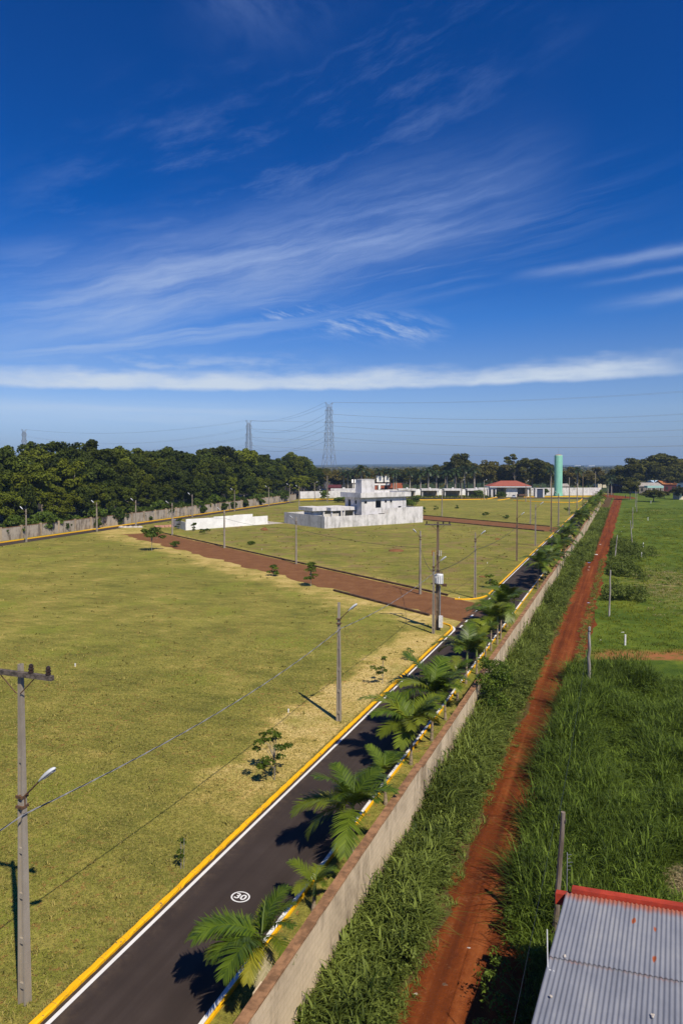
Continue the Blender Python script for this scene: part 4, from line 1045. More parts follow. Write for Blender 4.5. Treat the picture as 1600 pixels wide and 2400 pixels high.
hv(T2, T5, 18, 'high-voltage wire running low behind the largest pylon to the right')
# ================================================================== vegetation
RS = np.random.RandomState
def unit(v): return v / np.maximum(np.linalg.norm(v, axis=-1, keepdims=True), 1e-9)
def leaf_cards(P, N, size, aspect, rs, fold=.25):
    """diamond leaf cards at points P facing N"""
    n = len(P); r = unit(rs.normal(size=(n, 3))); a = unit(np.cross(N, r)); b = np.cross(N, a)
    s = (size * rs.uniform(.65, 1.35, n))[:, None]
    V = np.empty((n, 4, 3)); V[:, 0] = P - a * s; V[:, 2] = P + a * s; V[:, 1] = P + b * s * aspect + N * s * fold; V[:, 3] = P - b * s * aspect + N * s * fold
    return V.reshape(-1, 3), np.arange(n * 4).reshape(-1, 4)
def clump_points(C, R, n, rs, up=.35):
    """n points on the outer skin of each ellipsoid clump; returns points, normals, clump index"""
    K = len(C); d = unit(rs.normal(size=(K, n, 3)) + np.array([0, 0, up])); rad = rs.uniform(.62, 1.06, (K, n, 1))
    P = C[:, None] + d * R[:, None] * rad; N = unit(d * .55 + rs.normal(size=d.shape) * .5 + np.array([0, 0, .35]))
    return P.reshape(-1, 3), N.reshape(-1, 3), np.repeat(np.arange(K), n)
def crown_mesh(name, rs, Ht, R, hb, nc, npc, size, mat, flat=1., clr=(.24, .40), open_=0.):
    zc, rz = (hb + Ht) / 2, (Ht - hb) / 2
    d = unit(rs.normal(size=(nc, 3)) + np.array([0, 0, .25])); f = rs.uniform(.45, .86, (nc, 1))
    C = d * f * np.array([R, R, rz]) + np.array([0, 0, zc])
    cr = rs.uniform(clr[0], clr[1], nc)[:, None] * R * np.array([1, 1, .72 * flat]); 
    P, N, ci = clump_points(C, cr, npc, rs)
    V, Q = leaf_cards(P, N, size, .62, rs)
    tint = np.repeat(np.clip(rs.uniform(0, 1, nc)[ci] * .75 + rs.uniform(0, .25, len(ci)), 0, 1), 4)
    return npmesh(name, V, Q, mat, tint), C
def trunk_mesh(name, rs, C, Ht, r, mat, limbs=8, top=.62):
    mb = MB(); lean = rs.uniform(-.05, .05, 2) * Ht; n = 6
    def tp(f): return Vector((lean[0] * f * f, lean[1] * f * f, Ht * top * f))
    mb.tube([tp(i / n) - Vector((0, 0, .3 if i == 0 else 0)) for i in range(n + 1)], [r * (1.25 if i == 0 else 1 - .6 * i / n) for i in range(n + 1)], 7)
    idx = rs.choice(len(C), min(limbs, len(C)), replace=False)
    for i in idx:
        c = Vector(C[i]); f = rs.uniform(.4, .95); a = tp(f); m_ = a.lerp(c, .5) + Vector((0, 0, -.06 * Ht * .3))
        mb.tube([a, m_, c], [r * .45, r * .3, r * .12], 5)
    return mb.mesh(name, mat)
M_BARK = simple('grey_bark', (.20, .17, .14), (.09, .075, .06), 3., stretch=(1, 1, .25), rnd=.3)
M_BARKP = simple('pale_bark', (.34, .31, .27), (.2, .17, .14), 3., stretch=(1, 1, .25), rnd=.2)
L_WOOD = leafmat('dark_wood_leaves', (.008, .016, .002), (.080, .105, .012), (.14, .16, .010), .2, spec=.12, rough=.65, objvar=.4)
L_FAR = leafmat('olive_leaves', (.020, .026, .004), (.125, .125, .022), (.165, .13, .032), .2, spec=.12, rough=.65, objvar=.3)
L_BUSH = leafmat('bush_leaves', (.025, .052, .006), (.12, .165, .018), None, .25, spec=.15)
L_LIGHT = leafmat('light_leaves', (.05, .09, .012), (.14, .20, .025), None, .28)
L_LIGHT2 = leafmat('sapling_leaves', (.035, .065, .008), (.13, .19, .02), None, .3, spec=.15)
L_PALM = leafmat('palm_leaves', (.022, .052, .005), (.15, .215, .018), (.21, .235, .022), .25, .42, .3, .22, .5)
L_PALMD = leafmat('imperial_palm_leaves', (.014, .030, .010), (.05, .075, .022), None, .2, .45, .3)
L_DEAD = leafmat('dying_palm_leaf', (.22, .20, .10), (.42, .36, .26), None, .2, .7, .1)
L_YEL = leafmat('yellowing_palm_leaf', (.20, .21, .02), (.42, .38, .03), None, .3, .45, .3)
def tree_proto(nm, lab, cat, seed, Ht, R, hb, nc, npc, size, leaf, bark, r=.3, flat=1., clr=(.24, .40), limbs=8, top=.62):
    rs = RS(seed); me, C = crown_mesh('crown', rs, Ht, R, hb, nc, npc, size, leaf, flat, clr)
    root = thing(nm, lab, cat); link('crown', me, root); link('trunk', trunk_mesh('trunk', rs, C, Ht, r, bark, limbs, top), root); return root
class Protos:
    """first use moves the prototype itself, later ones copy it"""
    def __init__(s, roots): s.r = roots; s.used = [False] * len(roots)
    def place(s, i, loc, rz, label, group, sc):
        if not s.used[i]:
            s.used[i] = True; o = s.r[i]; o.location = loc; o.rotation_euler = (0, 0, rz); o.scale = sc if hasattr(sc, '__len__') else (sc,) * 3; o['label'] = label
            if group: o['group'] = group
            return o
        return dup(s.r[i], loc, rz, label, group, sc)
    def drop(s):
        for i, u in enumerate(s.used):
            if not u:
                for c in list(s.r[i].children): bpy.data.objects.remove(c)
                bpy.data.objects.remove(s.r[i])
# ------------------------------------------------------------------ the wood behind the left wall
def wood():
    WP = Protos([tree_proto('forest_tree', 'x', 'tree', 100 + i, 16, 5.2 + .4 * (i % 3), 3.2 + (i % 3), 44, 170, .34, L_WOOD, M_BARKP if i % 3 == 0 else M_BARK, .26, clr=(.15, .32)) for i in range(7)])
    rg = random.Random(11); n = 0
    # skyline heights by picture column (column, row of the tree tops)
    sky = [(-60, 1040), (0, 1040), (60, 1026), (100, 1040), (150, 1044), (208, 1028), (240, 1040), (285, 1036), (340, 1054), (400, 1050), (455, 1052), (510, 1033), (560, 1050), (610, 1056), (660, 1062), (700, 1070), (724, 1080), (745, 1096), (790, 1108)]
    def top_at(x, y):
        u = 800 + 1600 * x / y
        for (a, ya), (b, yb) in zip(sky[:-1], sky[1:]):
            if a <= u <= b: return HT(ya + (yb - ya) * (u - a) / (b - a), y)
        return HT(sky[0][1] if u < 0 else sky[-1][1], y)
    front = 'tree with dark foliage at the front edge of the wood above the stained wall'
    backl = 'tree deeper in the wood whose crown shows over the front trees'
    gone = {0: 'front', 1: 'back'}
    for row, (off, step, hf, lab) in enumerate(((-5.5, 6.2, .55, front), (-12, 7.0, .82, front), (-21, 7.6, .97, backl), (-34, 9.5, 1.02, backl), (-50, 12, 1.06, backl))):
        u = -58 + rg.uniform(0, 3)
        while u < 178 + (row > 0) * 14 + (row > 1) * 14:
            P = LP(u + rg.uniform(-1.5, 1.5), off + rg.uniform(-2.2, 2.2)); H = max(6, top_at(P.x, P.y)) * hf * rg.uniform(.84, 1.08 if row < 3 else 1.02)
            H = min(H, 26); sc = H / 16; w = sc * rg.uniform(.85, 1.15) if row > 1 else max(.62, sc * rg.uniform(.8, 1.05))
            WP.place(rg.randrange(7), P, rg.uniform(0, 6.3), lab, 'trees of the wood behind the left wall', (w, w, sc)); n += 1
            u += step * rg.uniform(.8, 1.25) * (1 + max(0, u) / 400)
    for u, d, tv in ((664, 348, 1066), (678, 358, 1060), (690, 352, 1070), (700, 366, 1066), (712, 360, 1077), (722, 372, 1082), (734, 376, 1090), (684, 384, 1058), (706, 392, 1068), (672, 340, 1098), (690, 338, 1112), (708, 344, 1110), (728, 352, 1112), (745, 378, 1100)):
        x = (u - 800) / FPX * d; H = HT(tv, d); sc = H / 16; WP.place(rg.randrange(7), (x, d, 0), rg.uniform(0, 6.3), 'tree at the far right end of the wood, behind the end of the stained wall', 'trees of the wood behind the left wall', (max(.8, sc * .95), max(.8, sc * .95), sc))
    # creepers and shrubs leaning over the wall
    BP = Protos([tree_proto('shrub', 'x', 'shrub', 140 + i, 3.4, 1.9, .3, 14, 130, .22, L_BUSH, M_BARK, .06, clr=(.3, .5), limbs=4) for i in range(4)])
    u = -50.
    while u < 172:
        P = LP(u, -2.2 + rg.uniform(-.8, .8)); s = rg.uniform(.8, 1.7)
        BP.place(rg.randrange(4), P, rg.uniform(0, 6.3), 'leafy shrub at the foot of the wood peeping over the stained wall', 'shrubs behind the wood wall', s); u += rg.uniform(2.6, 5.4)
    for uu, o, s, lab in ((32, .55, .55, 'small bush growing at the foot of the wood wall, left one of a pair'), (42, .5, .4, 'low weed against the wood wall right of the bush pair'), (57, .5, .35, 'tiny weed by the wood wall before the brown street'),
                          (88, 1.0, .75, 'dark bush leaning on the wood wall behind the white wall'), (104, .9, .8, 'leafy bush against the wood wall, left of three'), (112, .9, .8, 'leafy bush against the wood wall, middle of three'), (122, .9, .85, 'leafy bush against the wood wall, right of three'), (138, .9, .7, 'bush on the strip below the wood wall near the house wing')):
        BP.place(rg.randrange(4), LP(uu, o), rg.uniform(0, 6), lab, None, s)
    WP.drop(); return BP
BUSH = wood()
# ------------------------------------------------------------------ trees behind the estate and at the right
def far_trees():
    FP = Protos([tree_proto('broadleaf_tree', 'x', 'tree', 200 + i, 14, 5.6 + (i % 2), 3. + (i % 3), 40, 170, .36, L_FAR, M_BARK, .3, clr=(.16, .32)) for i in range(5)] +
                [tree_proto('open_crowned_tree', 'x', 'tree', 220, 18, 5.5, 9, 16, 150, .36, L_FAR, M_BARK, .3, .7, (.2, .34), 14, .8)])
    rg = random.Random(21)
    def put(i, u, d, topv, label, wpx=None, group=None):
        x = (u - 800) / FPX * d; H = HT(topv, d); sc = H / (18 if i == 5 else 14); w = sc
        if wpx: w = wpx / FPX * d / 9.
        return FP.place(i, (x, d, -.1), rg.uniform(0, 6.3), label, group, (w, w, sc))
    put(0, 1078, 398, 1063, 'tall broad tree behind the carports with a domed crown', 62); put(5, 1068, 392, 1066, 'open-crowned tree beside the domed tree behind the carports', 44)
    put(1, 1145, 405, 1078, 'dark green bushy tree just left of the gatehouse roof', 44); put(5, 1206, 395, 1063, 'tall open tree with separate leaf clumps above the gatehouse', 50)
    put(2, 1246, 400, 1072, 'wide olive tree right above the gatehouse roof', 66); put(3, 1282, 392, 1083, 'round olive tree left of the water tower', 40); put(4, 1186, 410, 1090, 'olive tree directly behind the red gatehouse roof', 60)
    put(0, 1340, 405, 1094, 'low olive tree just right of the water tower', 40); put(1, 845, 400, 1090, 'upright light tree above the rooftop tank block', 22); put(2, 965, 410, 1094, 'olive tree behind the palms right of the tank block', 42)
    put(3, 1025, 408, 1088, 'rounded tree between palm crowns behind the carports', 50); put(4, 1110, 404, 1086, 'broad olive tree behind the last carport', 52); put(1, 1370, 430, 1112, 'low green tree behind the far pale wall', 40)
    put(2, 1410, 440, 1112, 'green tree behind the small cream house', 30)
    L = 'olive tree in the hedge of trees behind the estate'
    for u in range(715, 1400, 22):
        put(rg.randrange(5), u + rg.uniform(-6, 6), 415 + rg.uniform(0, 40), (1091 if 990 < u < 1300 else 1100) + rg.uniform(-6, 8), L, rg.uniform(36, 54), 'trees in the belt behind the estate')
    # right-hand big trees
    put(0, 1476, 395, 1074, 'huge round dark tree, the left one of the right-hand pair', 66); put(3, 1548, 430, 1062, 'huge domed dark tree behind the sheds at the right', 96); put(1, 1600, 420, 1078, 'dark tree cut by the right edge of the picture', 60)
    put(2, 1516, 415, 1082, 'dark tree filling the gap between the two huge trees', 56); put(4, 1573, 405, 1097, 'lighter green tree before the huge domed tree', 46); put(0, 1476, 318, 1118, 'thin-leaved tree with bare trunk beside the end of the track', 40)
    put(3, 1531, 300, 1146, 'small round green tree alone on the far right meadow', 40); put(2, 1556, 330, 1150, 'small tree just right of the round meadow tree', 24); put(1, 1590, 320, 1140, 'small dark tree near the hut at the right edge', 30)
    put(1, 1452, 400, 1090, 'dark tree behind the maroon shed', 44)
    FP.drop()
    # far-off woodland reaching to the horizon
    rs = RS(5); n = 2600; d = 470 * np.exp(rs.uniform(0, 1, n) ** .8 * math.log(10)); a = rs.uniform(-.62, .62, n)
    C = np.stack([np.tan(a) * d, d, rs.uniform(1.5, 3.5, n)], 1); R = np.stack([d ** .5 * .5 * rs.uniform(.7, 1.6, n)] * 2 + [rs.uniform(3., 7., n)], 1)
    P, N, ci = clump_points(C, R, 26, rs, .6); V, Q = leaf_cards(P, N, np.clip(d[ci] * .0022, 1., 5.5), .7, rs)
    tag(link('far_woodland', npmesh('far_woodland', V, Q, L_FAR, np.repeat(rs.uniform(0, 1, n)[ci], 4))), 'belts of far-off trees reaching to the horizon', 'woodland', None, 'stuff')
    # hills
    rs = RS(9); mb = MB(); xs = np.linspace(-7000, 7000, 90); prev = None
    for (y0, hh) in ((4800, 12), (5600, 20), (6600, 26), (7800, 27)):
        row = [(x, y0 + 300 * math.sin(x * .0009 + y0), hh * (.75 + .25 * math.sin(x * .0011 + y0 * .3) + .1 * math.sin(x * .0042))) for x in xs]
        if prev is None: prev = [(x, 4300, -1) for x in xs]
        for i in range(len(xs) - 1): mb.poly([prev[i], prev[i + 1], row[i + 1], row[i]])
        prev = row
    tag(mb.build('distant_hills', simple('far_forest', (.035, .05, .02), (.02, .03, .012), .004, objc=False), smooth=True), kind='structure')
    for u, w, lab in ((1352, 14, 'white far-off warehouse on the horizon, left of two'), (1385, 14, 'white far-off warehouse on the horizon, right of two')):
        d = 4400.; x = (u - 800) / FPX * d; mb = MB(); k = d / FPX; mb.box(-w / 2 * k, w / 2 * k, 0, 60, -1, 13); mb.box(-w / 2 * k, w / 2 * k, -3, 63, 13.01, 16)
        tag(mb.build('warehouse', M_WHITEWALL, None, (x, d, 0)), lab, 'warehouse')
    return
far_trees()
# ------------------------------------------------------------------ palms
def frond_mesh(name, rs, L, e0, e1, nl, ll, mat, wid=.026, spread=1., droop=.3, side=0.):
    """arching feather leaf along +x: rachis and paired leaflets"""
    N = 14; pts = [np.zeros(3)]; dirs = []
    for i in range(N):
        e = math.radians(e0 + (e1 - e0) * ((i + .5) / N) ** 1.25); az = side * (i / N); d = np.array([math.cos(e) * math.cos(az), math.cos(e) * math.sin(az), math.sin(e)])
        dirs.append(d); pts.append(pts[-1] + d * L / N)
    pts = np.array(pts); dirs = np.array(dirs + [dirs[-1]])
    V = []; Q = []; T = []
    def strip(ps, ws, wd, t):
        b = len(V)
        for p, w in zip(ps, ws): V.append(p - wd * w); V.append(p + wd * w); T.extend([t, t])
        for i in range(len(ps) - 1): Q.append((b + 2 * i, b + 2 * i + 1, b + 2 * i + 3, b + 2 * i + 2))
    up0 = np.array([0, 0, 1.])
    for wdv in (np.array([0, 1., 0]),):
        strip(pts, [.022 * (1 - .75 * i / N) for i in range(N + 1)], wdv, .95)
    nrm = np.array([unit(np.cross(d, np.array([0, 1., 0]))) for d in dirs]) * -1
    strip(pts - nrm * .012, [.02 * (1 - .75 * i / N) for i in range(N + 1)], np.array([0, 0, .6]), .95)
    for k in range(nl):
        u = .13 + .87 * (k + rs.uniform(-.2, .2)) / nl; u = min(max(u, .1), 1.); f = u * N; i = min(int(f), N - 1); p = pts[i] + (pts[i + 1] - pts[i]) * (f - i); d = dirs[i]
        sidev = unit(np.cross(up0, d)) if abs(d[2]) < .97 else np.array([0, 1., 0]); nn = unit(np.cross(d, sidev))
        l = ll * (math.sin(pi * min(.97, .16 + .8 * u)) ** .65) * rs.uniform(.88, 1.1); fw = .45 + .75 * u
        for sg in (-1, 1):
            v = unit(sidev * sg * spread + d * fw + nn * rs.uniform(.0, .35))
            dr = droop * rs.uniform(.6, 1.4)
            a = p; b_ = p + v * l * .5 - up0 * dr * l * .12; c = p + v * l - up0 * dr * l * .55
            wd = unit(np.cross(v, nn)); t = rs.uniform(0, .8)
            strip([a, (a + b_) / 2, b_, c], [wid * .6, wid, wid * .95, wid * .12], wd, t)
    return npmesh(name, np.array(V), np.array(Q), mat, np.array(T))
rsF = RS(77)
FR = [frond_mesh('frond', rsF, 2.05 + .1 * (i % 3), e0, e1, 44, .66, L_PALM, droop=.35 + .06 * (i % 3), side=.28 * (i % 3 - 1)) for i, (e0, e1) in enumerate(((72, 8), (55, -22), (44, -38), (33, -50), (22, -58), (10, -66), (62, -12), (38, -45)))]
FR_Y = [frond_mesh('frond', rsF, 1.9, 30, -55, 40, .55, L_YEL, droop=.5), frond_mesh('frond', rsF, 1.8, -5, -80, 40, .5, L_DEAD, droop=1.)]
M_SHAFT = simple('green_crownshaft', (.13, .22, .05), (.20, .24, .08), 3., .45, stretch=(1, 1, .3))
M_PTRUNK = simple('ringed_palm_trunk', (.36, .28, .20), (.2, .16, .11), 9., stretch=(.3, .3, 1.4), bump=.3)
ptr = None
def palm_trunk(H, r):
    mb = MB(); n = max(4, int(H / .12)); prof = [(r * 1.35, -.15)]
    for i in range(n + 1):
        f = i / n; prof.append((r * (1.3 - .45 * min(1, f * 2) - .1 * f) * (1.04 if i % 2 else 1), H * f))
    mb.lathe(prof, 10); return mb
def palm(s, t, zc, L, nf, label, seed, yellow=0, dead=0, order=(0, 6, 1, 7, 2, 3, 4, 1, 5, 2, 3), group='king palms along the avenue', rr=.085):
    rs = random.Random(seed); P = RP(s, t); root = thing('king_palm', label, 'palm', P, 0, group); root.rotation_euler = (rs.uniform(-.05, .05), rs.uniform(-.05, .05), 0)
    sh = min(.75, zc * .42); H = zc - sh
    palm_trunk(H, rr).build('trunk', M_PTRUNK, root)
    mb = MB(); mb.lathe([(rr * .9, 0), (rr * 1.05, .08), (rr * .8, sh * .6), (rr * .45, sh + .05)], 10); mb.build('crown_shaft', M_SHAFT, root, (0, 0, H))
    sc = L / 2.05; ang = rs.uniform(0, 6.3)
    near_one = ((188, 2, 1.), (225, 3, 1.), (262, 8, 1.), (250, 3, .9), (305, 7, .8), (338, 6, .72), (15, 0, .72), (52, 0, .8), (75, 6, .7), (172, 7, 1.05), (150, 4, .95), (104, 5, .85), (128, 4, .8), (205, 4, .9), (285, 9, .9))
    for i in range(nf):
        me = FR[order[i % len(order)]]
        if i == nf - 1 and dead: ang = (-pi / 2 + .25) if seed < 8 else ang
        if i >= nf - yellow - dead: me = FR_Y[0] if i < nf - dead else FR_Y[1]
        wl = math.cos(ang - ROADROT); kk = 1.
        if seed == 1 and 1.3 < ang % (2 * pi) < 2.75: me = FR[5 if i % 2 else 4]
        if wl > .35 and t < 80: me = FR[0 if i % 2 else 6]; kk = .78
        if seed == 1: a_, j_, kk = near_one[i]; ang = math.radians(a_); me = (FR + FR_Y)[j_]
        o = link('frond', me, root, (0, 0, zc - .03)); o.rotation_euler = (rs.uniform(-.12, .12), rs.uniform(-.12, .12), ang); o.scale = (sc * kk * rs.uniform(.85, 1.12),) * 3; ang += 2.4 + rs.uniform(-.25, .25)
    mb = MB(); mb.tube([(0, 0, 0), (.03, .02, L * .35), (.1, .04, L * .62)], [.028, .018, .004], 6); mb.build('spear_leaf', M_SHAFT, root, (0, 0, zc - .05))
    return root
def palms():
    near = [(-9.75, 17.2, 2.15, 2.05, 15, 'large king palm nearest the camera with a dying white frond hanging', 1, 1, 1),
            (-10.15, 21.9, 1.0, 1.3, 6, 'small young king palm with few bright fronds near the road number', 2, 0, 0),
            (-10.1, 25.6, 2.05, 2.4, 14, 'full king palm casting a feathery shadow across the asphalt, second large one', 3, 1, 0),
            (-10.25, 30.2, 1.45, 1.7, 11, 'small slender king palm between two larger ones beside the wall', 4, 1, 0),
            (-10.4, 34.8, 2.1, 2.9, 15, 'big king palm with a yellow frond sweeping over the road', 5, 1, 0),
            (-10.2, 38.3, 2.75, 3.0, 15, 'tallest dark king palm in the near half of the row', 6, 1, 0),
            (-10.25, 41.8, 1.7, 1.5, 7, 'small palm with yellow-green fronds beside the shrub on the wall', 7, 2, 0)]
    for s, t, zc, L, nf, lab, sd, y, d in near: palm(s, t, zc, L, nf, lab, sd, y, d, (7, 2, 3, 7, 2, 4, 3, 7, 2, 3) if sd == 1 else (0, 6, 1, 7, 2, 3, 4, 1, 5, 2, 3))
    mid = [(-10.6, 49.4, 2.4, 2.5, 12, 8, 0), (-10.3, 51.9, 2.1, 2.1, 11, 9, 0), (-10.3, 55.4, 2.2, 2.2, 12, 10, 1), (-10.5, 59., 2.9, 2.5, 12, 11, 0), (-10.4, 63.4, 2.9, 2.7, 12, 12, 0), (-10.6, 68.4, 2.6, 3.0, 12, 13, 0)]
    lab = ('bright king palm opposite the white meter box', 'slim king palm with bare trunk just past the gap in the wall shrub', 'short king palm with yellow skirt beside a wall step', 'king palm with bright upright fan opposite the kerb corner', 'dark dense king palm across from the transformer corner', 'last king palm of the near group with wide arching fronds')
    for (s, t, zc, L, nf, sd, y), l in zip(mid, lab): palm(s, t, zc, L, nf, l, sd, y, sd % 2)
    for i, (t, zc, L) in enumerate(((45.6, 1.8, 2.0), (61.3, 2.5, 2.2), (71.2, 2.3, 2.3))): palm(-10.35, t, zc, L, 11, 'king palm wedged between the fronds of its neighbours before the first cross street', 70 + i, i % 2)
    rg = random.Random(8); k = 20
    for t0, t1, l in ((91, 156, 'king palm of the middle group beside the wall between the two cross streets'), (176, 325, 'king palm of the far group beside the wall beyond the farther cross street')):
        t = t0
        while t < t1:
            palm(-10.1 + rg.uniform(-.3, .3), t, rg.uniform(1.8, 3.5), rg.uniform(2.3, 3.1), rg.choice((10, 11, 12)), l, k, rg.choice((0, 1)), rg.choice((0, 0, 1))); k += 1; t += rg.uniform(3.6, 5.2)
palms()
# far imperial palms
def royal():
    rs = RS(31); Vs, Qs, Ts = [], [], []; nb = 0; protos = []
    for j in range(3):
        Vs, Qs, Ts = [], [], []; nb = 0
        for i in range(15):
            me = frond_mesh('tmp', rs, 3.4, 70 - i * 6, -30 - i * 4, 22, .8, L_PALMD, .075, droop=.6)
            v = np.empty(len(me.vertices) * 3, np.float32); me.vertices.foreach_get('co', v); v = v.reshape(-1, 3); q = np.empty(len(me.loops), np.int32); me.loops.foreach_get('vertex_index', q)
            a = i * 2.4; c, s_ = math.cos(a), math.sin(a); v = v @ np.array([[c, s_, 0], [-s_, c, 0], [0, 0, 1.]])
            Vs.append(v); Qs.append(q.reshape(-1, 4) + nb); nb += len(v); Ts.append(rs.uniform(0, 1, len(v))); bpy.data.meshes.remove(me)
        me = npmesh('crown', np.vstack(Vs), np.vstack(Qs), L_PALMD, np.concatenate(Ts))
        root = thing('imperial_palm', 'x', 'palm'); o = link('crown', me, root, (0, 0, 9)); mb = MB(); mb.lathe([(.3, -.2), (.33, 2), (.26, 6), (.16, 9)], 10); mb.build('trunk', M_BARKP, root)
        mb = MB(); mb.lathe([(.17, 0), (.19, .2), (.09, 1.4)], 8); mb.build('crown_shaft', M_SHAFT, root, (0, 0, 8)); protos.append(root)
    PP = Protos(protos); rg = random.Random(41)
    cols = [805, 815, 829, 846, 858, 887, 908, 922, 928, 960, 985, 1003, 1022, 1043, 1047, 1066, 1088, 1111, 1290, 1352, 1372, 1432]
    tops = {846: 1088, 887: 1096, 908: 1096, 1003: 1093, 1024: 1096, 1066: 1096, 1088: 1090, 1111: 1091, 1290: 1092, 1352: 1092, 1372: 1124, 1432: 1112}
    for i, u in enumerate(cols):
        d = 372 + rg.uniform(0, 14); H = HT(tops.get(u, 1101), d); x = (u - 800) / FPX * d
        lab = 'tall imperial palm in the row behind the carports' if u < 1200 else {1290: 'imperial palm just left of the water tower', 1352: 'imperial palm right of the water tower behind the wall', 1372: 'small palm leaning beside the far pale wall', 1432: 'dark palm at the end of the far palm row near the track'}[u]
        PP.place(i % 3, (x, d if u != 1372 else 352, 0), rg.uniform(0, 6), lab, 'imperial palms behind the estate' if u < 1200 else None, H / 10.6 if u != 1372 else .8)
royal()
# ------------------------------------------------------------------ saplings, shrubs in the lawns
def sapling(u, v, topv, label, spread, nc, seed, leaf=L_BUSH, size=.075, npc=60, stake=False, cr=.22, name='sapling', tz=.35):
    rs = RS(seed); P = G(u, v); H = HT(topv, P.y); root = thing(name, label, 'sapling' if name == 'sapling' else 'shrub', P)
    C = np.stack([rs.uniform(-1, 1, nc) * spread, rs.uniform(-1, 1, nc) * spread, rs.uniform(H * tz, H * .95, nc)], 1); C[:, :2] *= (1 - .5 * ((C[:, 2:] / H) - .5))
    C[0] = (.15 * spread, 0, H * .95); R = np.tile(np.array([cr, cr, cr * .38]), (nc, 1)) * rs.uniform(.8, 1.3, (nc, 1))
    p, n, ci = clump_points(C, R, npc, rs, .5); V, Q = leaf_cards(p, n, size, .5, rs)
    link('foliage', npmesh('foliage', V, Q, leaf, np.repeat(rs.uniform(0, 1, nc)[ci], 4)), root)
    mb = MB(); r = .012 + .008 * H
    mb.tube([(0, 0, -.1), (.02, .01, H * .3), (-.02, .02, H * .6), (0.1 * spread, 0, H * .9)], [r, r * .8, r * .6, r * .3], 6)
    for c in C: mb.tube([(0, 0, max(.1, H * .2 + .35 * (c[2] - H * .2))), ((c * np.array([.5, .5, 1])) * .92).tolist(), c.tolist()], [r * .5, r * .35, r * .2], 5)
    mb.build('stem', M_BARKP, root)
    if stake: mb = MB(); mb.tube([(.12, 0, -.1), (.14, 0, H * 1.0)], .012, 5); mb.build('stake', M_WOODG, root)
    return root
def saplings():
    sapling(643, 1828, 1718, 'sapling with spread leaf clusters and a dark shadow on the dry grass by the kerb', .95, 16, 1, L_LIGHT2, size=.08, npc=60, cr=.26)
    sapling(896, 1602, 1538, 'thin sapling farther along the kerb beyond the lamp post', .8, 8, 2, L_LIGHT2, size=.08, npc=45, cr=.24)
    sapling(955, 1545, 1520, 'tiny bright sapling near the kerb just before the transformer corner', .5, 5, 3, L_LIGHT, npc=35)
    sapling(424, 2036, 1965, 'tiny dark sapling tied to a thin stake on the left lawn', .12, 4, 4, npc=40, stake=True, cr=.12, size=.05)
    sapling(728, 1374, 1318, 'bushy young tree at the near edge of the brown street', .65, 13, 5, size=.12, npc=70, cr=.4)
    sapling(356, 1291, 1238, 'wide low tree with a dark crown at the far end of the brown street', 1.7, 16, 6, size=.2, npc=90, cr=.8, tz=.55)
    for i, (u, v, tv, sp, lab) in enumerate(((640, 1350, 1326, .5, 'small shrub on the near side of the brown street left of the young tree'), (484, 1252, 1240, 1.2, 'dark low bush before the white stepped wall'), (455, 1244, 1226, .6, 'thin sapling against the white stepped wall'),
            (420, 1240, 1215, .7, 'thin sapling at the left corner of the white stepped wall'), (408, 1282, 1270, .8, 'small weed on the brown street near its far end'), (590, 1276, 1270, .8, 'low green tuft in the grass before the yard wall'),
            (1136, 1212, 1201, 1.0, 'dark shrub on the far lawn, largest of the right ones'), (1069, 1193, 1184, .6, 'small dark bush on the far lawn near the bare strip'), (1187, 1215, 1208, .9, 'low shrub on the far lawn near the brown street'), (992, 1202, 1189, .8, 'sapling just right of the yard wall corner'),
            (1020, 1196, 1186, .8, 'small leafy sapling on the far lawn left of a lamp post'), (1148, 1378, 1348, .5, 'tiny sapling on the grass right of the corner lamp post'), (1328, 1205, 1190, 1.2, 'thin sapling near the avenue beyond the far street'))):
        sapling(u, v, tv, lab, sp, 7, 20 + i, size=.16, npc=50, cr=.42, tz=.2)
    for i, (u, v, tv, sp, lab) in enumerate(((662, 1176, 1155, 2.6, 'dark rounded bush near the end of the wood wall'), (803, 1178, 1166, 3.6, 'wide dark bush behind the house wing by the far kerb'), (955, 1186, 1172, 2.2, 'dark bush behind the right end of the house'), (975, 1180, 1164, 1.8, 'bright bush beside the dark hedge before the carports'), (1173, 1166, 1154, 1.8, 'rounded garden bush before the gatehouse'), (1121, 1165, 1150, 2., 'yellow-green bush beside the pale entrance frame'), (1276, 1164, 1146, 1.6, 'small palm-like plant by the pale wall left of the tower'), (760, 1172, 1150, 1.6, 'sapling by the far kerb behind the house wing'))):
        sapling(u, v, tv, lab, sp, 16, 50 + i, L_LIGHT if i in (3, 5) else L_BUSH, .3, 70, False, 1.1, 'bush', .25)
    # hedges before the carports
    rs = RS(3)
    for a, b, lab in ((955, 1133, 'long dark clipped hedge before the carports'), (1136, 1148, 'short dark hedge before the gatehouse')):
        P, Q_ = G(a, 1169), G(b, 1168.4); n = int((Q_ - P).length / .9); f = np.linspace(0, 1, n)
        C = np.stack([(Q_ - P).x * f, (Q_ - P).y * f + rs.uniform(-.2, .2, n), np.full(n, .75)], 1); R = np.tile(np.array([.8, .8, .85]), (n, 1)); p, nn, ci = clump_points(C, R, 60, rs, .3); V, Q = leaf_cards(p, nn, .2, .6, rs)
        tag(link('hedge', npmesh('hedge', V, Q, L_BUSH, np.repeat(rs.uniform(0, .5, n)[ci], 4)), None, P), lab, 'hedge')
    # big shrub over the compound wall
    rs = RS(12); P = RP(-7.7, 43.3); root = thing('leafy_shrub', 'tall leafy shrub leaning on the right face of the compound wall', 'shrub', P, ROADROT)
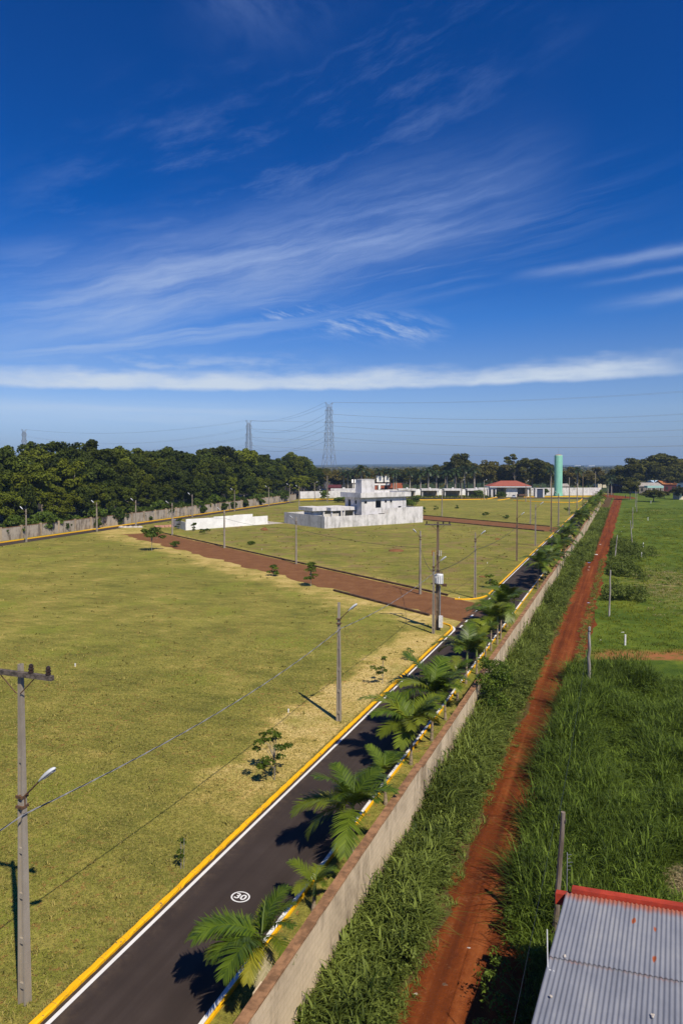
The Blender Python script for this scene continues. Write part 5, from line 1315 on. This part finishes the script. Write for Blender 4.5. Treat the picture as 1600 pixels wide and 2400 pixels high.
    C = np.stack([rs.uniform(-.55, 1.0, 34), rs.uniform(-2.0, 2.2, 34), rs.uniform(.5, 2.9, 34)], 1); C[:, 2] *= 1.25; C[:, 2] *= 1 - .07 * np.abs(C[:, 1]) ** 1.6; R = np.tile(np.array([.45, .5, .36]), (34, 1)) * rs.uniform(.8, 1.3, (34, 1))
    p, nn, ci = clump_points(C, R, 190, rs, .4); V, Q = leaf_cards(p, nn, .065, .6, rs); link('foliage', npmesh('foliage', V, Q, L_BUSH, np.repeat(rs.uniform(0, .7, 34)[ci], 4)), root)
    mb = MB()
    for c in C[::3]: mb.tube([(0, 0, -.1), (c * np.array([.3, .4, .5])).tolist(), c.tolist()], [.04, .03, .012], 5)
    mb.build('stems', M_BARK, root)
saplings()
# ------------------------------------------------------------------ tall grass: blades
def blades(P, H, Wd, lean, az, tint, rs, rows=4):
    n = len(P); u = np.linspace(0, 1, rows)[None, :, None]; dirv = np.stack([np.cos(az), np.sin(az), np.zeros(n)], 1)[:, None]; sd_ = np.stack([-np.sin(az), np.cos(az), np.zeros(n)], 1)[:, None]
    h = H[:, None, None]; l = lean[:, None, None]
    c = P[:, None] + dirv * (l * h * u ** 1.8) + np.array([0, 0, 1.]) * (h * (u - .55 * l * u ** 2.4))
    w = Wd[:, None, None] * (1 - u ** 1.6 * .93)
    V = np.stack([c - sd_ * w, c + sd_ * w], 2).reshape(-1, 3)
    b = (np.arange(n) * rows * 2)[:, None, None]; i = np.arange(rows - 1)[None, :, None] * 2; Q = (b + i + np.array([0, 1, 3, 2])[None, None]).reshape(-1, 4)
    return V, Q, np.repeat(tint, rows * 2)
def rp_np(s, t, z=0.): return np.stack([TV.x * t + NV.x * s, TV.y * t + NV.y * s, np.zeros_like(s) + z], 1)
def vnoise(x, y, seed, sc):
    rs = RS(seed); g = rs.uniform(0, 1, (64, 64)); X, Y = x / sc, y / sc; i, j = np.floor(X).astype(int), np.floor(Y).astype(int); fx, fy = X - i, Y - j; fx, fy = fx * fx * (3 - 2 * fx), fy * fy * (3 - 2 * fy)
    q = lambda a, b: g[a % 64, b % 64]
    return (q(i, j) * (1 - fx) + q(i + 1, j) * fx) * (1 - fy) + (q(i, j + 1) * (1 - fx) + q(i + 1, j + 1) * fx) * fy
G_TALL = leafmat('tall_grass_blades', (.008, .022, .002), (.20, .285, .036), None, .3, .55, .14, 0., .35)
G_VERGE = leafmat('verge_grass_blades', (.016, .034, .004), (.25, .31, .062), None, .3, .55, .14, 0., .35)
G_MEAD = leafmat('meadow_grass_blades', (.034, .058, .003), (.24, .255, .014), None, .28, .6, .15, 0., .35)
G_LAWN = leafmat('mown_grass_blades', (.07, .085, .012), (.44, .36, .10), None, .2, .6, .2, 0., .35)
G_STRAW = leafmat('straw', (.22, .17, .08), (.5, .42, .25), None, .2, .7, .1)
def clumped(s, t, per, rs, spread, hfun, wid, lean, tfun, rows=4, cane=0.):
    n = len(s); ss = np.repeat(s, per); tt = np.repeat(t, per); az = rs.uniform(0, 2 * pi, n * per); rad = rs.uniform(0, 1, n * per) ** .7 * spread
    base = rp_np(ss, tt); base[:, 0] += np.cos(az) * rad; base[:, 1] += np.sin(az) * rad; base[:, 2] = -.02
    cf = np.repeat(rs.uniform(.5, 1.3, n), per); ct = np.repeat(rs.normal(0, .16, n), per); hl = (rs.uniform(0, 1, n * per) < .13) * .45  # some blades wider and paler: highlights put into their tint
    H = hfun(ss, tt) * rs.uniform(.6, 1.15, n * per) * cf
    if cane:
        cn = rs.uniform(0, 1, n * per) < cane; z0 = H * rs.uniform(.05, .72, n * per); base[:, 2] = np.where(cn, z0, base[:, 2]); base[:, :2] = np.where(cn[:, None], base[:, :2] * .7 + .3 * rp_np(ss, tt)[:, :2], base[:, :2])
        H = np.where(cn, np.minimum(H * .62, rs.uniform(.38, .62, n * per)), H); lean = np.where(cn, lean * 1.25, lean); wid = np.where(cn, wid * 1.25, wid)
    ln = np.clip(lean * rs.uniform(.3, 1.5, n * per), .05, 1.05)
    return blades(base, H, wid * rs.uniform(.7, 1.3, n * per) * (1 + hl), ln, az + rs.normal(0, .6, n * per), np.clip(tfun(ss, tt) - .06 + ct + hl + rs.normal(0, .1, n * per), 0, 1), rs, rows)
def tall_grass():
    rs = RS(55)
    # right of the track, up to the little path
    n = 9200; t = 11 + 45 * rs.uniform(0, 1, n) ** .9; s = rs.uniform(-4.4, 8.5, n); edge = -3.35 + .7 * (vnoise(t, t * 0, 3, 1.4) - .5) * 2 + np.clip((27 - t) / 7, 0, 1) * 1.0
    p = rp_np(s, t); y = p[:, 1]; keep = (s > edge) & (y < 55.6 + 1.5 * (vnoise(p[:, 0], y, 5, 3.) - .5)) & ~((s > -1.5) & (t < 20.9 - .1 * s)) & (t > 16.8 + vnoise(s, t, 4, .8))
    s, t = s[keep], t[keep]; low = vnoise(s, t, 8, 4.2) * .7 + vnoise(s, t, 18, 1.9) * .3
    lowband = np.clip((low - .46) * 6, 0, 1) * np.clip((s - 1.0) / 2, 0, 1)
    st_ = (np.hypot((s - 2.4) / 1.1, (t - 28.) / 1.5) > 1)
    s, t, lowband = s[st_], t[st_], lowband[st_]
    lb = {}
    def lowf(a, b):
        l = np.clip((vnoise(a, b, 8, 3.6) * .7 + vnoise(a, b, 18, 1.5) * .3 - .52) * 6, 0, 1) * np.clip((a + 2.2) / 1.2, 0, 1)
        return np.maximum(l, np.clip(1.7 * np.exp(-((a - .1 + (b - 39) * .12) / 1.25) ** 2 - ((b - 39) / 6.) ** 2), 0, 1))
    def hf(a, b):
        l = lowf(a, b)
        return (np.where(a < -2.9, 1.8, 1.9) - 1.35 * l + (1.1 - .8 * l) * (vnoise(a, b, 28, 1.5) - .5)).clip(.3, 2.6)
    def tf(a, b):
        l = lowf(a, b)
        return .32 + .3 * l + .55 * (vnoise(a, b, 38, .9) - .5)
    V, Q, T = clumped(s, t, 30, rs, .28, hf, .0175, .72, tf, 5, .5)
    tag(link('tall_grass', npmesh('tall_grass', V, Q, G_TALL, T)), 'tall dark green grass right of the dirt track beside the tin roof', 'grass', None, 'stuff')
    # verge between wall and track
    n = 10500; u = rs.uniform(0, 1, n); t = 9 + 141 * u ** 1.7; s = rs.uniform(-8.15, -5.75, n); e = -6.1 - .6 * vnoise(t, t * 0, 6, 1.8); k = s < e; s, t = s[k], t[k]
    hf = lambda a, b: (1 + .75 * np.clip((b - 27) / 6, 0, 1) * np.clip((-6.9 - a) / .6, 0, 1)) * (.75 + 1.15 * (vnoise(a * 1.5, b, 48, 2.2) - .40)).clip(.3, 1.6) * np.clip((-5.3 - a) / .9, .35, 1.15)
    tf = lambda a, b: .42 + .95 * (vnoise(a * 2, b, 58, 1.7) - .5) + .4 * np.clip((a + 6.3), 0, 1)
    V, Q, T = clumped(s, t, 15, rs, .20, hf, .0245, .9, tf, 5, .62)
    tag(link('verge_grass', npmesh('verge_grass', V, Q, G_VERGE, T)), 'unruly green grass filling the verge between wall and dirt track', 'grass', None, 'stuff')
    # broad-leaved weeds among it
    n = 1500; t = 10 + 130 * rs.uniform(0, 1, n) ** 1.8; s = rs.uniform(-8.1, -5.9, n); C = rp_np(s, t); C[:, 2] = rs.uniform(.25, .85, n); R = np.stack([rs.uniform(.14, .34, n)] * 2 + [rs.uniform(.12, .3, n)], 1)
    p, nn, ci = clump_points(C, R, 42, rs, .5); V, Q = leaf_cards(p, nn, .055 * (1 + t[ci] / 90), .42, rs)
    tag(link('verge_weeds', npmesh('verge_weeds', V, Q, G_VERGE, np.repeat(np.clip(rs.normal(.42, .2, n)[ci], 0, 1), 4))), 'leafy weeds mixed into the grass below the compound wall', 'weeds', None, 'stuff')
    n = 900; t = 12 + 42 * rs.uniform(0, 1, n); s = -3.6 + rs.uniform(0, 1, n) ** 1.5 * 18; k = ~((s > -1.8) & (t < 21)) & (t > 18.5); s, t = s[k], t[k]; n = len(s); C = rp_np(s, t); C[:, 2] = rs.uniform(.3, 1.0, n); R = np.stack([rs.uniform(.2, .45, n)] * 2 + [rs.uniform(.15, .35, n)], 1)
    p, nn, ci = clump_points(C, R, 50, rs, .5); V, Q = leaf_cards(p, nn, .06, .45, rs)
    tag(link('field_weeds', npmesh('field_weeds', V, Q, G_TALL, np.repeat(np.clip(rs.normal(.5, .2, n)[ci], 0, 1), 4))), 'leafy weeds scattered through the tall grass', 'weeds', None, 'stuff')
    n = 2600; t = 15 + 110 * rs.uniform(0, 1, n) ** 1.5; sd_ = rs.randint(0, 2, n); s = np.where(sd_ == 0, -6.1 + rs.normal(0, .22, n), -3.3 + rs.normal(0, .25, n)); k = ~((s > -4.5) & (t < 54)); s, t = s[k], t[k]
    V, Q, T = clumped(s, t, 12, rs, .12, lambda a, b: .28 + 0 * a, .013, .95, lambda a, b: .75 + 0 * a, 4)
    tag(link('track_edge_grass', npmesh('track_edge_grass', V, Q, G_VERGE, T)), 'low yellowish grass fringing the dirt track', 'grass', None, 'stuff')
    n = 5200; t = 120 + 150 * rs.uniform(0, 1, n) ** 1.2; s = rs.uniform(-8.1, -5.2, n)
    V, Q, T = clumped(s, t, 9, rs, .45, lambda a, b: .75 + .8 * (vnoise(a, b, 68, 5.) - .4), .05, .7, lambda a, b: .42 + .6 * (vnoise(a, b, 78, 4.) - .5), 4)
    tag(link('verge_grass', npmesh('verge_grass', V, Q, G_VERGE, T)), 'farther verge grass beside the wall towards the end of the track', 'grass', None, 'stuff')
    # meadow
    n = 16000; t = 53 + 230 * rs.uniform(0, 1, n) ** 1.5; s = -2.4 + rs.uniform(0, 1, n) * (28 + t * .12); p = rp_np(s, t); k = (p[:, 1] > 57.5) & (p[:, 0] / p[:, 1] < .56) & ~((p[:, 1] > 262) & (s > 26)) & (s > -2.3 + .012 * np.maximum(0, t - 110)); s, t = s[k], t[k]
    sz = t / 60
    hf = lambda a, b: (.22 + .5 * np.clip(vnoise(a, b, 89, 9.) - .5, 0, 1)) * (.7 + .7 * vnoise(a, b, 88, 6.)) + .06
    V, Q, T = clumped(s, t, 10, rs, .5, hf, .022, .75, lambda a, b: .42 + .9 * (vnoise(a, b, 98, 7.) - .5) - .5 * np.clip(vnoise(a, b, 89, 9.) - .5, 0, 1) + .8 * (vnoise(a * .25, b, 91, 5.) > .72) * ((b > 70) & (a > 8)), 3)
    tag(link('meadow_grass', npmesh('meadow_grass', V, Q, G_MEAD, T)), 'bright green rough grass of the right-hand meadow', 'grass', None, 'stuff')
    n = 620; t = 86 + 66 * rs.uniform(0, 1, n); s = -2.0 + np.abs(rs.normal(0, 3.2, n)) * (.5 + .5 * np.sin((t - 80) * .09) ** 2); k = vnoise(s, t, 93, 6.) > .38; s, t = s[k], t[k]; n = len(s)
    C = rp_np(s, t); C[:, 2] = rs.uniform(.25, 1.0, n); R = np.stack([rs.uniform(.4, .9, n)] * 2 + [rs.uniform(.3, .7, n)], 1); p, nn, ci = clump_points(C, R, 70, rs, .5); V, Q = leaf_cards(p, nn, .12, .5, rs)
    tag(link('weed_thicket', npmesh('weed_thicket', V, Q, G_VERGE, np.repeat(np.clip(rs.normal(.3, .15, n)[ci], 0, 1), 4))), 'bushy weeds right of the track round the thin fence posts', 'weeds', None, 'stuff')
    n = 900; t = 101 + rs.normal(0, 9, n); s = 9 + rs.normal(0, 5, n); k = (vnoise(s, t, 95, 3.) > .52) & (s > 1.5); s, t = s[k], t[k]
    V, Q, T = clumped(s, t, 10, rs, .6, lambda a, b: .22 + 0 * a, .03, 1., lambda a, b: .4 + 0 * a, 3)
    tag(link('dry_grass', npmesh('dry_grass', V, Q, G_STRAW, T)), 'patches of dry tan grass in the right-hand meadow', 'grass', None, 'stuff')
    # straw heap beside the tin roof
    n = 2600; a = rs.uniform(0, 2 * pi, n); r = rs.uniform(0, 1, n) ** .6; p = rp_np(2.4 + r * np.cos(a) * 1.15, 28. + r * np.sin(a) * 1.55); p[:, 2] = .55 * (1 - r ** 2) + .02
    V, Q, T = blades(p, rs.uniform(.2, .5, n), np.full(n, .012), rs.uniform(.9, 1.05, n), rs.uniform(0, 2 * pi, n), rs.uniform(0, 1, n), rs, 3)
    o = tag(link('straw_heap', npmesh('straw_heap', V, Q, G_STRAW, T)), 'heap of pale dry cut straw behind the red beam', 'straw heap', None, 'stuff')
    # mown lawn: short blades where single tufts still show
    n = 240000; y = 17 + 50 * rs.uniform(0, 1, n) ** 1.25; x = (rs.uniform(-.53, .16, n)) * y; s_ = x * NV.x + y * NV.y; k = (s_ < -15.55) & (rs.uniform(0, 1, n) < 1 - np.clip((y - 32) / 34, 0, 1)); x, y = x[k], y[k]; n = len(x); ss = x * NV.x + y * NV.y; tt = x * TV.x + y * TV.y
    P = np.stack([x, y, np.full(n, -.005)], 1); tan = np.clip((ss + 22) / 5, 0, 1) * np.clip((tt - 22) / 14, 0, 1)
    V, Q, T = blades(P, rs.uniform(.04, .115, n) * (.8 + .3 * y / 40), rs.uniform(.007, .015, n) * (y / 24), rs.uniform(.4, 1.0, n), rs.uniform(0, 2 * pi, n), np.clip(.12 + .55 * vnoise(x, y, 108, 3.5) + .35 * tan + rs.normal(0, .24, n), 0, 1), rs, 3)
    tag(link('lawn_grass', npmesh('lawn_grass', V, Q, G_LAWN, T)), 'short mown grass of the left lawn', 'grass', None, 'stuff')
    n = 9000; t = 14 + 52 * rs.uniform(0, 1, n) ** 1.2; s = -15.5 - np.abs(rs.normal(0, .10, n)) + .06 * (vnoise(t, t * 0, 7, .5) > .6); P = rp_np(s, t, .0)
    V, Q, T = blades(P, rs.uniform(.07, .19, n), rs.uniform(.008, .014, n), rs.uniform(.3, 1., n), rs.uniform(0, 2 * pi, n), np.clip(.25 + .5 * vnoise(s, t, 128, 1.5) + rs.normal(0, .15, n), 0, 1), rs, 3)
    tag(link('kerb_grass', npmesh('kerb_grass', V, Q, G_LAWN, T)), 'grass tufts overhanging the yellow kerb of the avenue', 'grass', None, 'stuff')
    n = 1500; y = 19 + 210 * rs.uniform(0, 1, n) ** 1.7; x = rs.uniform(-.52, .25, n) * y; ss = x * NV.x + y * NV.y; mm = x * E1.x + y * E1.y; k = (ss < -16) & ~((mm > 48) & (mm < 59.5)) & ~((mm > 135) & (mm < 148)) & (mm > -40) & (x - y * .294 > -107); x, y = x[k], y[k]; n = len(x); per = 9; m_ = np.repeat(np.arange(n), per)
    P = np.stack([x[m_] + rs.normal(0, .07, n * per) * (1 + y[m_] / 90), y[m_] + rs.normal(0, .07, n * per) * (1 + y[m_] / 90), np.full(n * per, -.01)], 1)
    V, Q, T = blades(P, rs.uniform(.08, .22, n * per) * (1 + y[m_] / 160), .010 * (1 + y[m_] / 25), rs.uniform(.4, 1., n * per), rs.uniform(0, 2 * pi, n * per), np.clip(np.repeat(rs.uniform(.15, 1., n), per), 0, 1), rs, 3)
    tag(link('lawn_tufts', npmesh('lawn_tufts', V, Q, G_LAWN, T)), 'small uncut tufts scattered over the lawns', 'grass', None, 'stuff')
    n = 16000; t = 14 + 60 * rs.uniform(0, 1, n) ** 1.3; s = rs.uniform(-10.7, -8.6, n); P = rp_np(s, t, -.005)
    V, Q, T = blades(P, rs.uniform(.04, .10, n), np.full(n, .008), rs.uniform(.4, 1.0, n), rs.uniform(0, 2 * pi, n), np.clip(-.05 + .5 * vnoise(s, t, 118, 1.5) + rs.normal(0, .12, n), 0, 1), rs, 3)
    tag(link('strip_grass', npmesh('strip_grass', V, Q, G_LAWN, T)), 'short grass strip under the king palms', 'grass', None, 'stuff')
tall_grass()
# ================================================================== small things
def car(name, label, P, rz, paint):
    root = thing(name, label, 'car', P, rz); L, Wd = 4.3, 1.72
    mb = MB(); prof = [(-2.15, .35), (-2.15, .75), (-1.9, .95), (-1.1, 1.02), (-.55, 1.0), (1.3, 1.02), (2.0, .95), (2.15, .7), (2.15, .35)]
    b = len(mb.v)
    for y in (-Wd / 2, Wd / 2): mb.v += [(x, y, z) for x, z in prof]
    n = len(prof); mb.f.append(tuple(range(n))); mb.m.append(0); mb.f.append(tuple(range(n, 2 * n))[::-1]); mb.m.append(0)
    for i in range(n): mb.f.append((i, (i + 1) % n, n + (i + 1) % n, n + i)); mb.m.append(0)
    rf = [(-.35, 1.45), (.95, 1.45)]
    mb.box(-.3, .95, -.62, .62, 1.43, 1.48); mb.build('body', paint, root)
    g = MB(); lo = [(-1.05, .995), (1.55, .995)]
    pts = [(-1.05, -.78, 1.0), (1.5, -.78, 1.0), (1.5, .78, 1.0), (-1.05, .78, 1.0), (-.3, -.62, 1.435), (.95, -.62, 1.435), (.95, .62, 1.435), (-.3, .62, 1.435)]
    g.v += pts
    for f in ((0, 1, 5, 4), (1, 2, 6, 5), (2, 3, 7, 6), (3, 0, 4, 7)): g.f.append(f); g.m.append(0)
    g.build('windows', simple('car_glass', (.03, .035, .04), None, 2., .1), root)
    for x in (-1.35, 1.3):
        for y in (-.8, .8):
            w = MB(); w.tube([(x, y - .1, .32), (x, y + .1, .32)], .32, 14); wh = w.build('wheel', M_BLACK, root)
    return root
car('parked_car', 'silver-grey car parked before the gatehouse', G(1203, 1166.8), 1.35, simple('silver_paint', (.36, .38, .43), (.3, .32, .37), 2., .3))
car('parked_car', 'white car at the edge of the wood beyond the stained wall', G(757, 1150), .1, simple('white_car_paint', (.8, .8, .8), (.7, .7, .7), 2., .3))
car('parked_car', 'pale car half hidden by trees at the end of the dirt track', G(1481, 1156), .3, simple('beige_car_paint', (.55, .56, .57), (.48, .48, .48), 2., .3))
def figure():
    P = G(1464.5, 1168.5); root = thing('person', 'person in dark clothes walking on the red track in the distance', 'person', P, .2)
    me = bpy.data.meshes.new('body'); V = [(0, 0, .95), (0, 0, 1.2), (0, 0, 1.42), (0, -.01, 1.52), (0, -.03, 1.62), (0, -.03, 1.74), (.1, 0, .9), (.11, -.12, .5), (.11, -.1, .08), (.11, -.24, .04), (-.1, 0, .9), (-.1, .1, .5), (-.1, .26, .1), (-.1, .14, .05),
        (.2, 0, 1.42), (.26, .05, 1.15), (.25, -.08, .9), (-.2, 0, 1.42), (-.26, -.04, 1.15), (-.25, -.2, .92)]
    E = [(0, 1), (1, 2), (2, 3), (3, 4), (4, 5), (0, 6), (6, 7), (7, 8), (8, 9), (0, 10), (10, 11), (11, 12), (12, 13), (2, 14), (14, 15), (15, 16), (2, 17), (17, 18), (18, 19)]
    me.from_pydata(V, E, []); me.materials.append(simple('dark_clothes', (.05, .045, .06), None, 5.)); o = link('body', me, root)
    sk = o.modifiers.new('skin', 'SKIN'); rr = [.14, .15, .16, .06, .1, .09, .1, .07, .05, .045, .1, .07, .05, .045, .06, .045, .035, .06, .045, .035]
    for v, r in zip(me.skin_vertices[0].data, rr): v.radius = (r, r)
    me.skin_vertices[0].data[0].use_root = True; o.modifiers.new('sub', 'SUBSURF').levels = 1
    mb = MB(); mb.lathe([(.03, 1.60), (.108, 1.66), (.112, 1.76), (.08, 1.84), (.02, 1.86)], 10, (0, .0, 0)); mb.build('hair', M_BLACK, root)
figure()
def litter():
    rg = random.Random(17); cols = {'blue': simple('blue_plastic', (.10, .25, .55), (.06, .16, .4), 4., .4), 'white': M_WHITEP, 'grey': M_PALE, 'dark': M_RUSTY, 'pale blue': simple('pale_blue_plastic', (.4, .52, .7), (.3, .42, .6), 4., .4)}
    items = [((1464, 1222), 'blue', .5, 'blue plastic bag lying at the right edge of the track by two posts'), ((1450, 1225), 'pale blue', .35, 'pale blue scrap on the track left of the blue bag'), ((1461, 1234), 'white', .3, 'small white scrap just below the blue bag'), ((1455, 1246), 'white', .35, 'white round scrap at the right track edge'),
             ((1455, 1276), 'pale blue', .55, 'large pale blue sheet on the grass by the leaning post'), ((1406, 1276), 'white', .4, 'white scraps at the left track edge'), ((1396, 1300), 'white', .6, 'largest white bag on the left track edge'), ((1379, 1319), 'blue', .5, 'blue and yellow bag in the grass left of the track'),
             ((1380, 1329), 'white', .3, 'white scrap below the blue and yellow bag'), ((1378, 1336), 'white', .25, 'tiny white scrap beside the track, lowest of the left ones'), ((1378, 1413), 'pale blue', .35, 'single pale blue scrap in the middle of the track'), ((1403, 1324), 'white', .2, 'white chip on the right half of the track'), ((1392, 1404), 'white', .18, 'small white chip right of the pale blue scrap'),
             ((975, 2330), 'grey', .12, 'crumpled pink-white scrap at the grass edge near the bottom'), ((1042, 2308), 'dark', .16, 'dark lump on the near track'), ((1098, 2222), 'grey', .10, 'pale stone on the near track'), ((1406, 1500), 'white', .2, 'tiny pale chip on the meadow beside the grey post'), ((1458, 1482), 'white', .3, 'pale flat scrap on the meadow above the white stake')]
    for (u, v), c, r, lab in items:
        P = G(u, v); mb = MB(); n = 9; r *= .6; rows = [(.05, .16), (.6, .13), (1., .03)]; b = len(mb.v)
        mb.v.append((0, 0, .17 * r + .012))
        for f, z in rows:
            for k in range(n):
                a = 2 * pi * k / n; q = r * f * rg.uniform(.6, 1.2); mb.v.append((math.cos(a) * q, math.sin(a) * q * .7, max(.01, z * r * rg.uniform(.5, 1.6) if f < 1 else .0)))
        for k in range(n): mb.f.append((0, 1 + k, 1 + (k + 1) % n)); mb.m.append(0)
        for i in range(2):
            for k in range(n): mb.f.append((1 + i * n + k, 1 + (i + 1) * n + k, 1 + (i + 1) * n + (k + 1) % n, 1 + i * n + (k + 1) % n)); mb.m.append(0)
        tag(mb.build('litter', cols[c], None, P), lab, 'litter', 'scraps of litter along the dirt track')
litter()
def lumps():
    rg = random.Random(2)
    for (u, v, r, h, lab) in ((619.5, 1243, .95, .75, 'dark red termite mound on the grass before the yard wall'), (928, 1291, 1.6, .35, 'bare brown earth heap in the middle of the house lawn'), (1130, 1352, .6, .15, 'small brown mound near the corner lamp post'), (1165, 1264, .7, .25, 'small brown mound on the house lawn towards the avenue')):
        P = G(u, v); mb = MB(); mb.lathe([(r, -.05), (r * .85, h * .35), (r * .5, h * .8), (r * .15, h)], 12)
        mb.v = [(x * rg.uniform(.85, 1.15), y * rg.uniform(.85, 1.15), z) for x, y, z in mb.v]; tag(mb.build('earth_mound', M_BROWN, None, P), lab, 'mound')
    # brick and sand heaps by the white wall
    P = G(392, 1236); root = thing('brick_stack', 'low stack of pinkish bricks at the left end of the white wall', 'bricks', P, E1ROT); pk = simple('pink_brick', (.55, .3, .22), (.4, .2, .14), 3.)
    for i in range(5):
        mb = MB()
        for q in range(6): mb.box(i * 1.2 - 3, i * 1.2 - 1.95, q * .22, q * .22 + .2, -.05, .3 + .25 * ((i * 7 + q) % 3) / 2)
        mb.build('brick_row', pk, root)
    P = G(306, 1236); mb = MB(); 
    for q in range(5): mb.lathe([(.9, -.05), (.6, .25), (.1, .4)], 8, (q * 1.2 - 2.4, rg.uniform(-.5, .5), 0))
    tag(mb.build('rubble_heap', M_PALE, None, P), 'pale rubble where the brown street meets the wood road', 'rubble')
lumps()
# ================================================================== air
mh = bpy.data.materials.new('haze'); mh.use_nodes = True; kh = NT(mh.node_tree)
vol = kh.n('ShaderNodeVolumePrincipled', {'Color': (.45, .68, 1., 1), 'Density': HAZE_D, 'Anisotropy': 0.}); o_ = kh.n('ShaderNodeOutputMaterial'); kh.t.links.new(vol.outputs[0], o_.inputs['Volume'])
if HAZE_D > 0:
    mb = MB(); mb.box(-9500, 9500, -9500, 9500, -3, 130); tag(mb.build('haze', mh), kind='stuff')
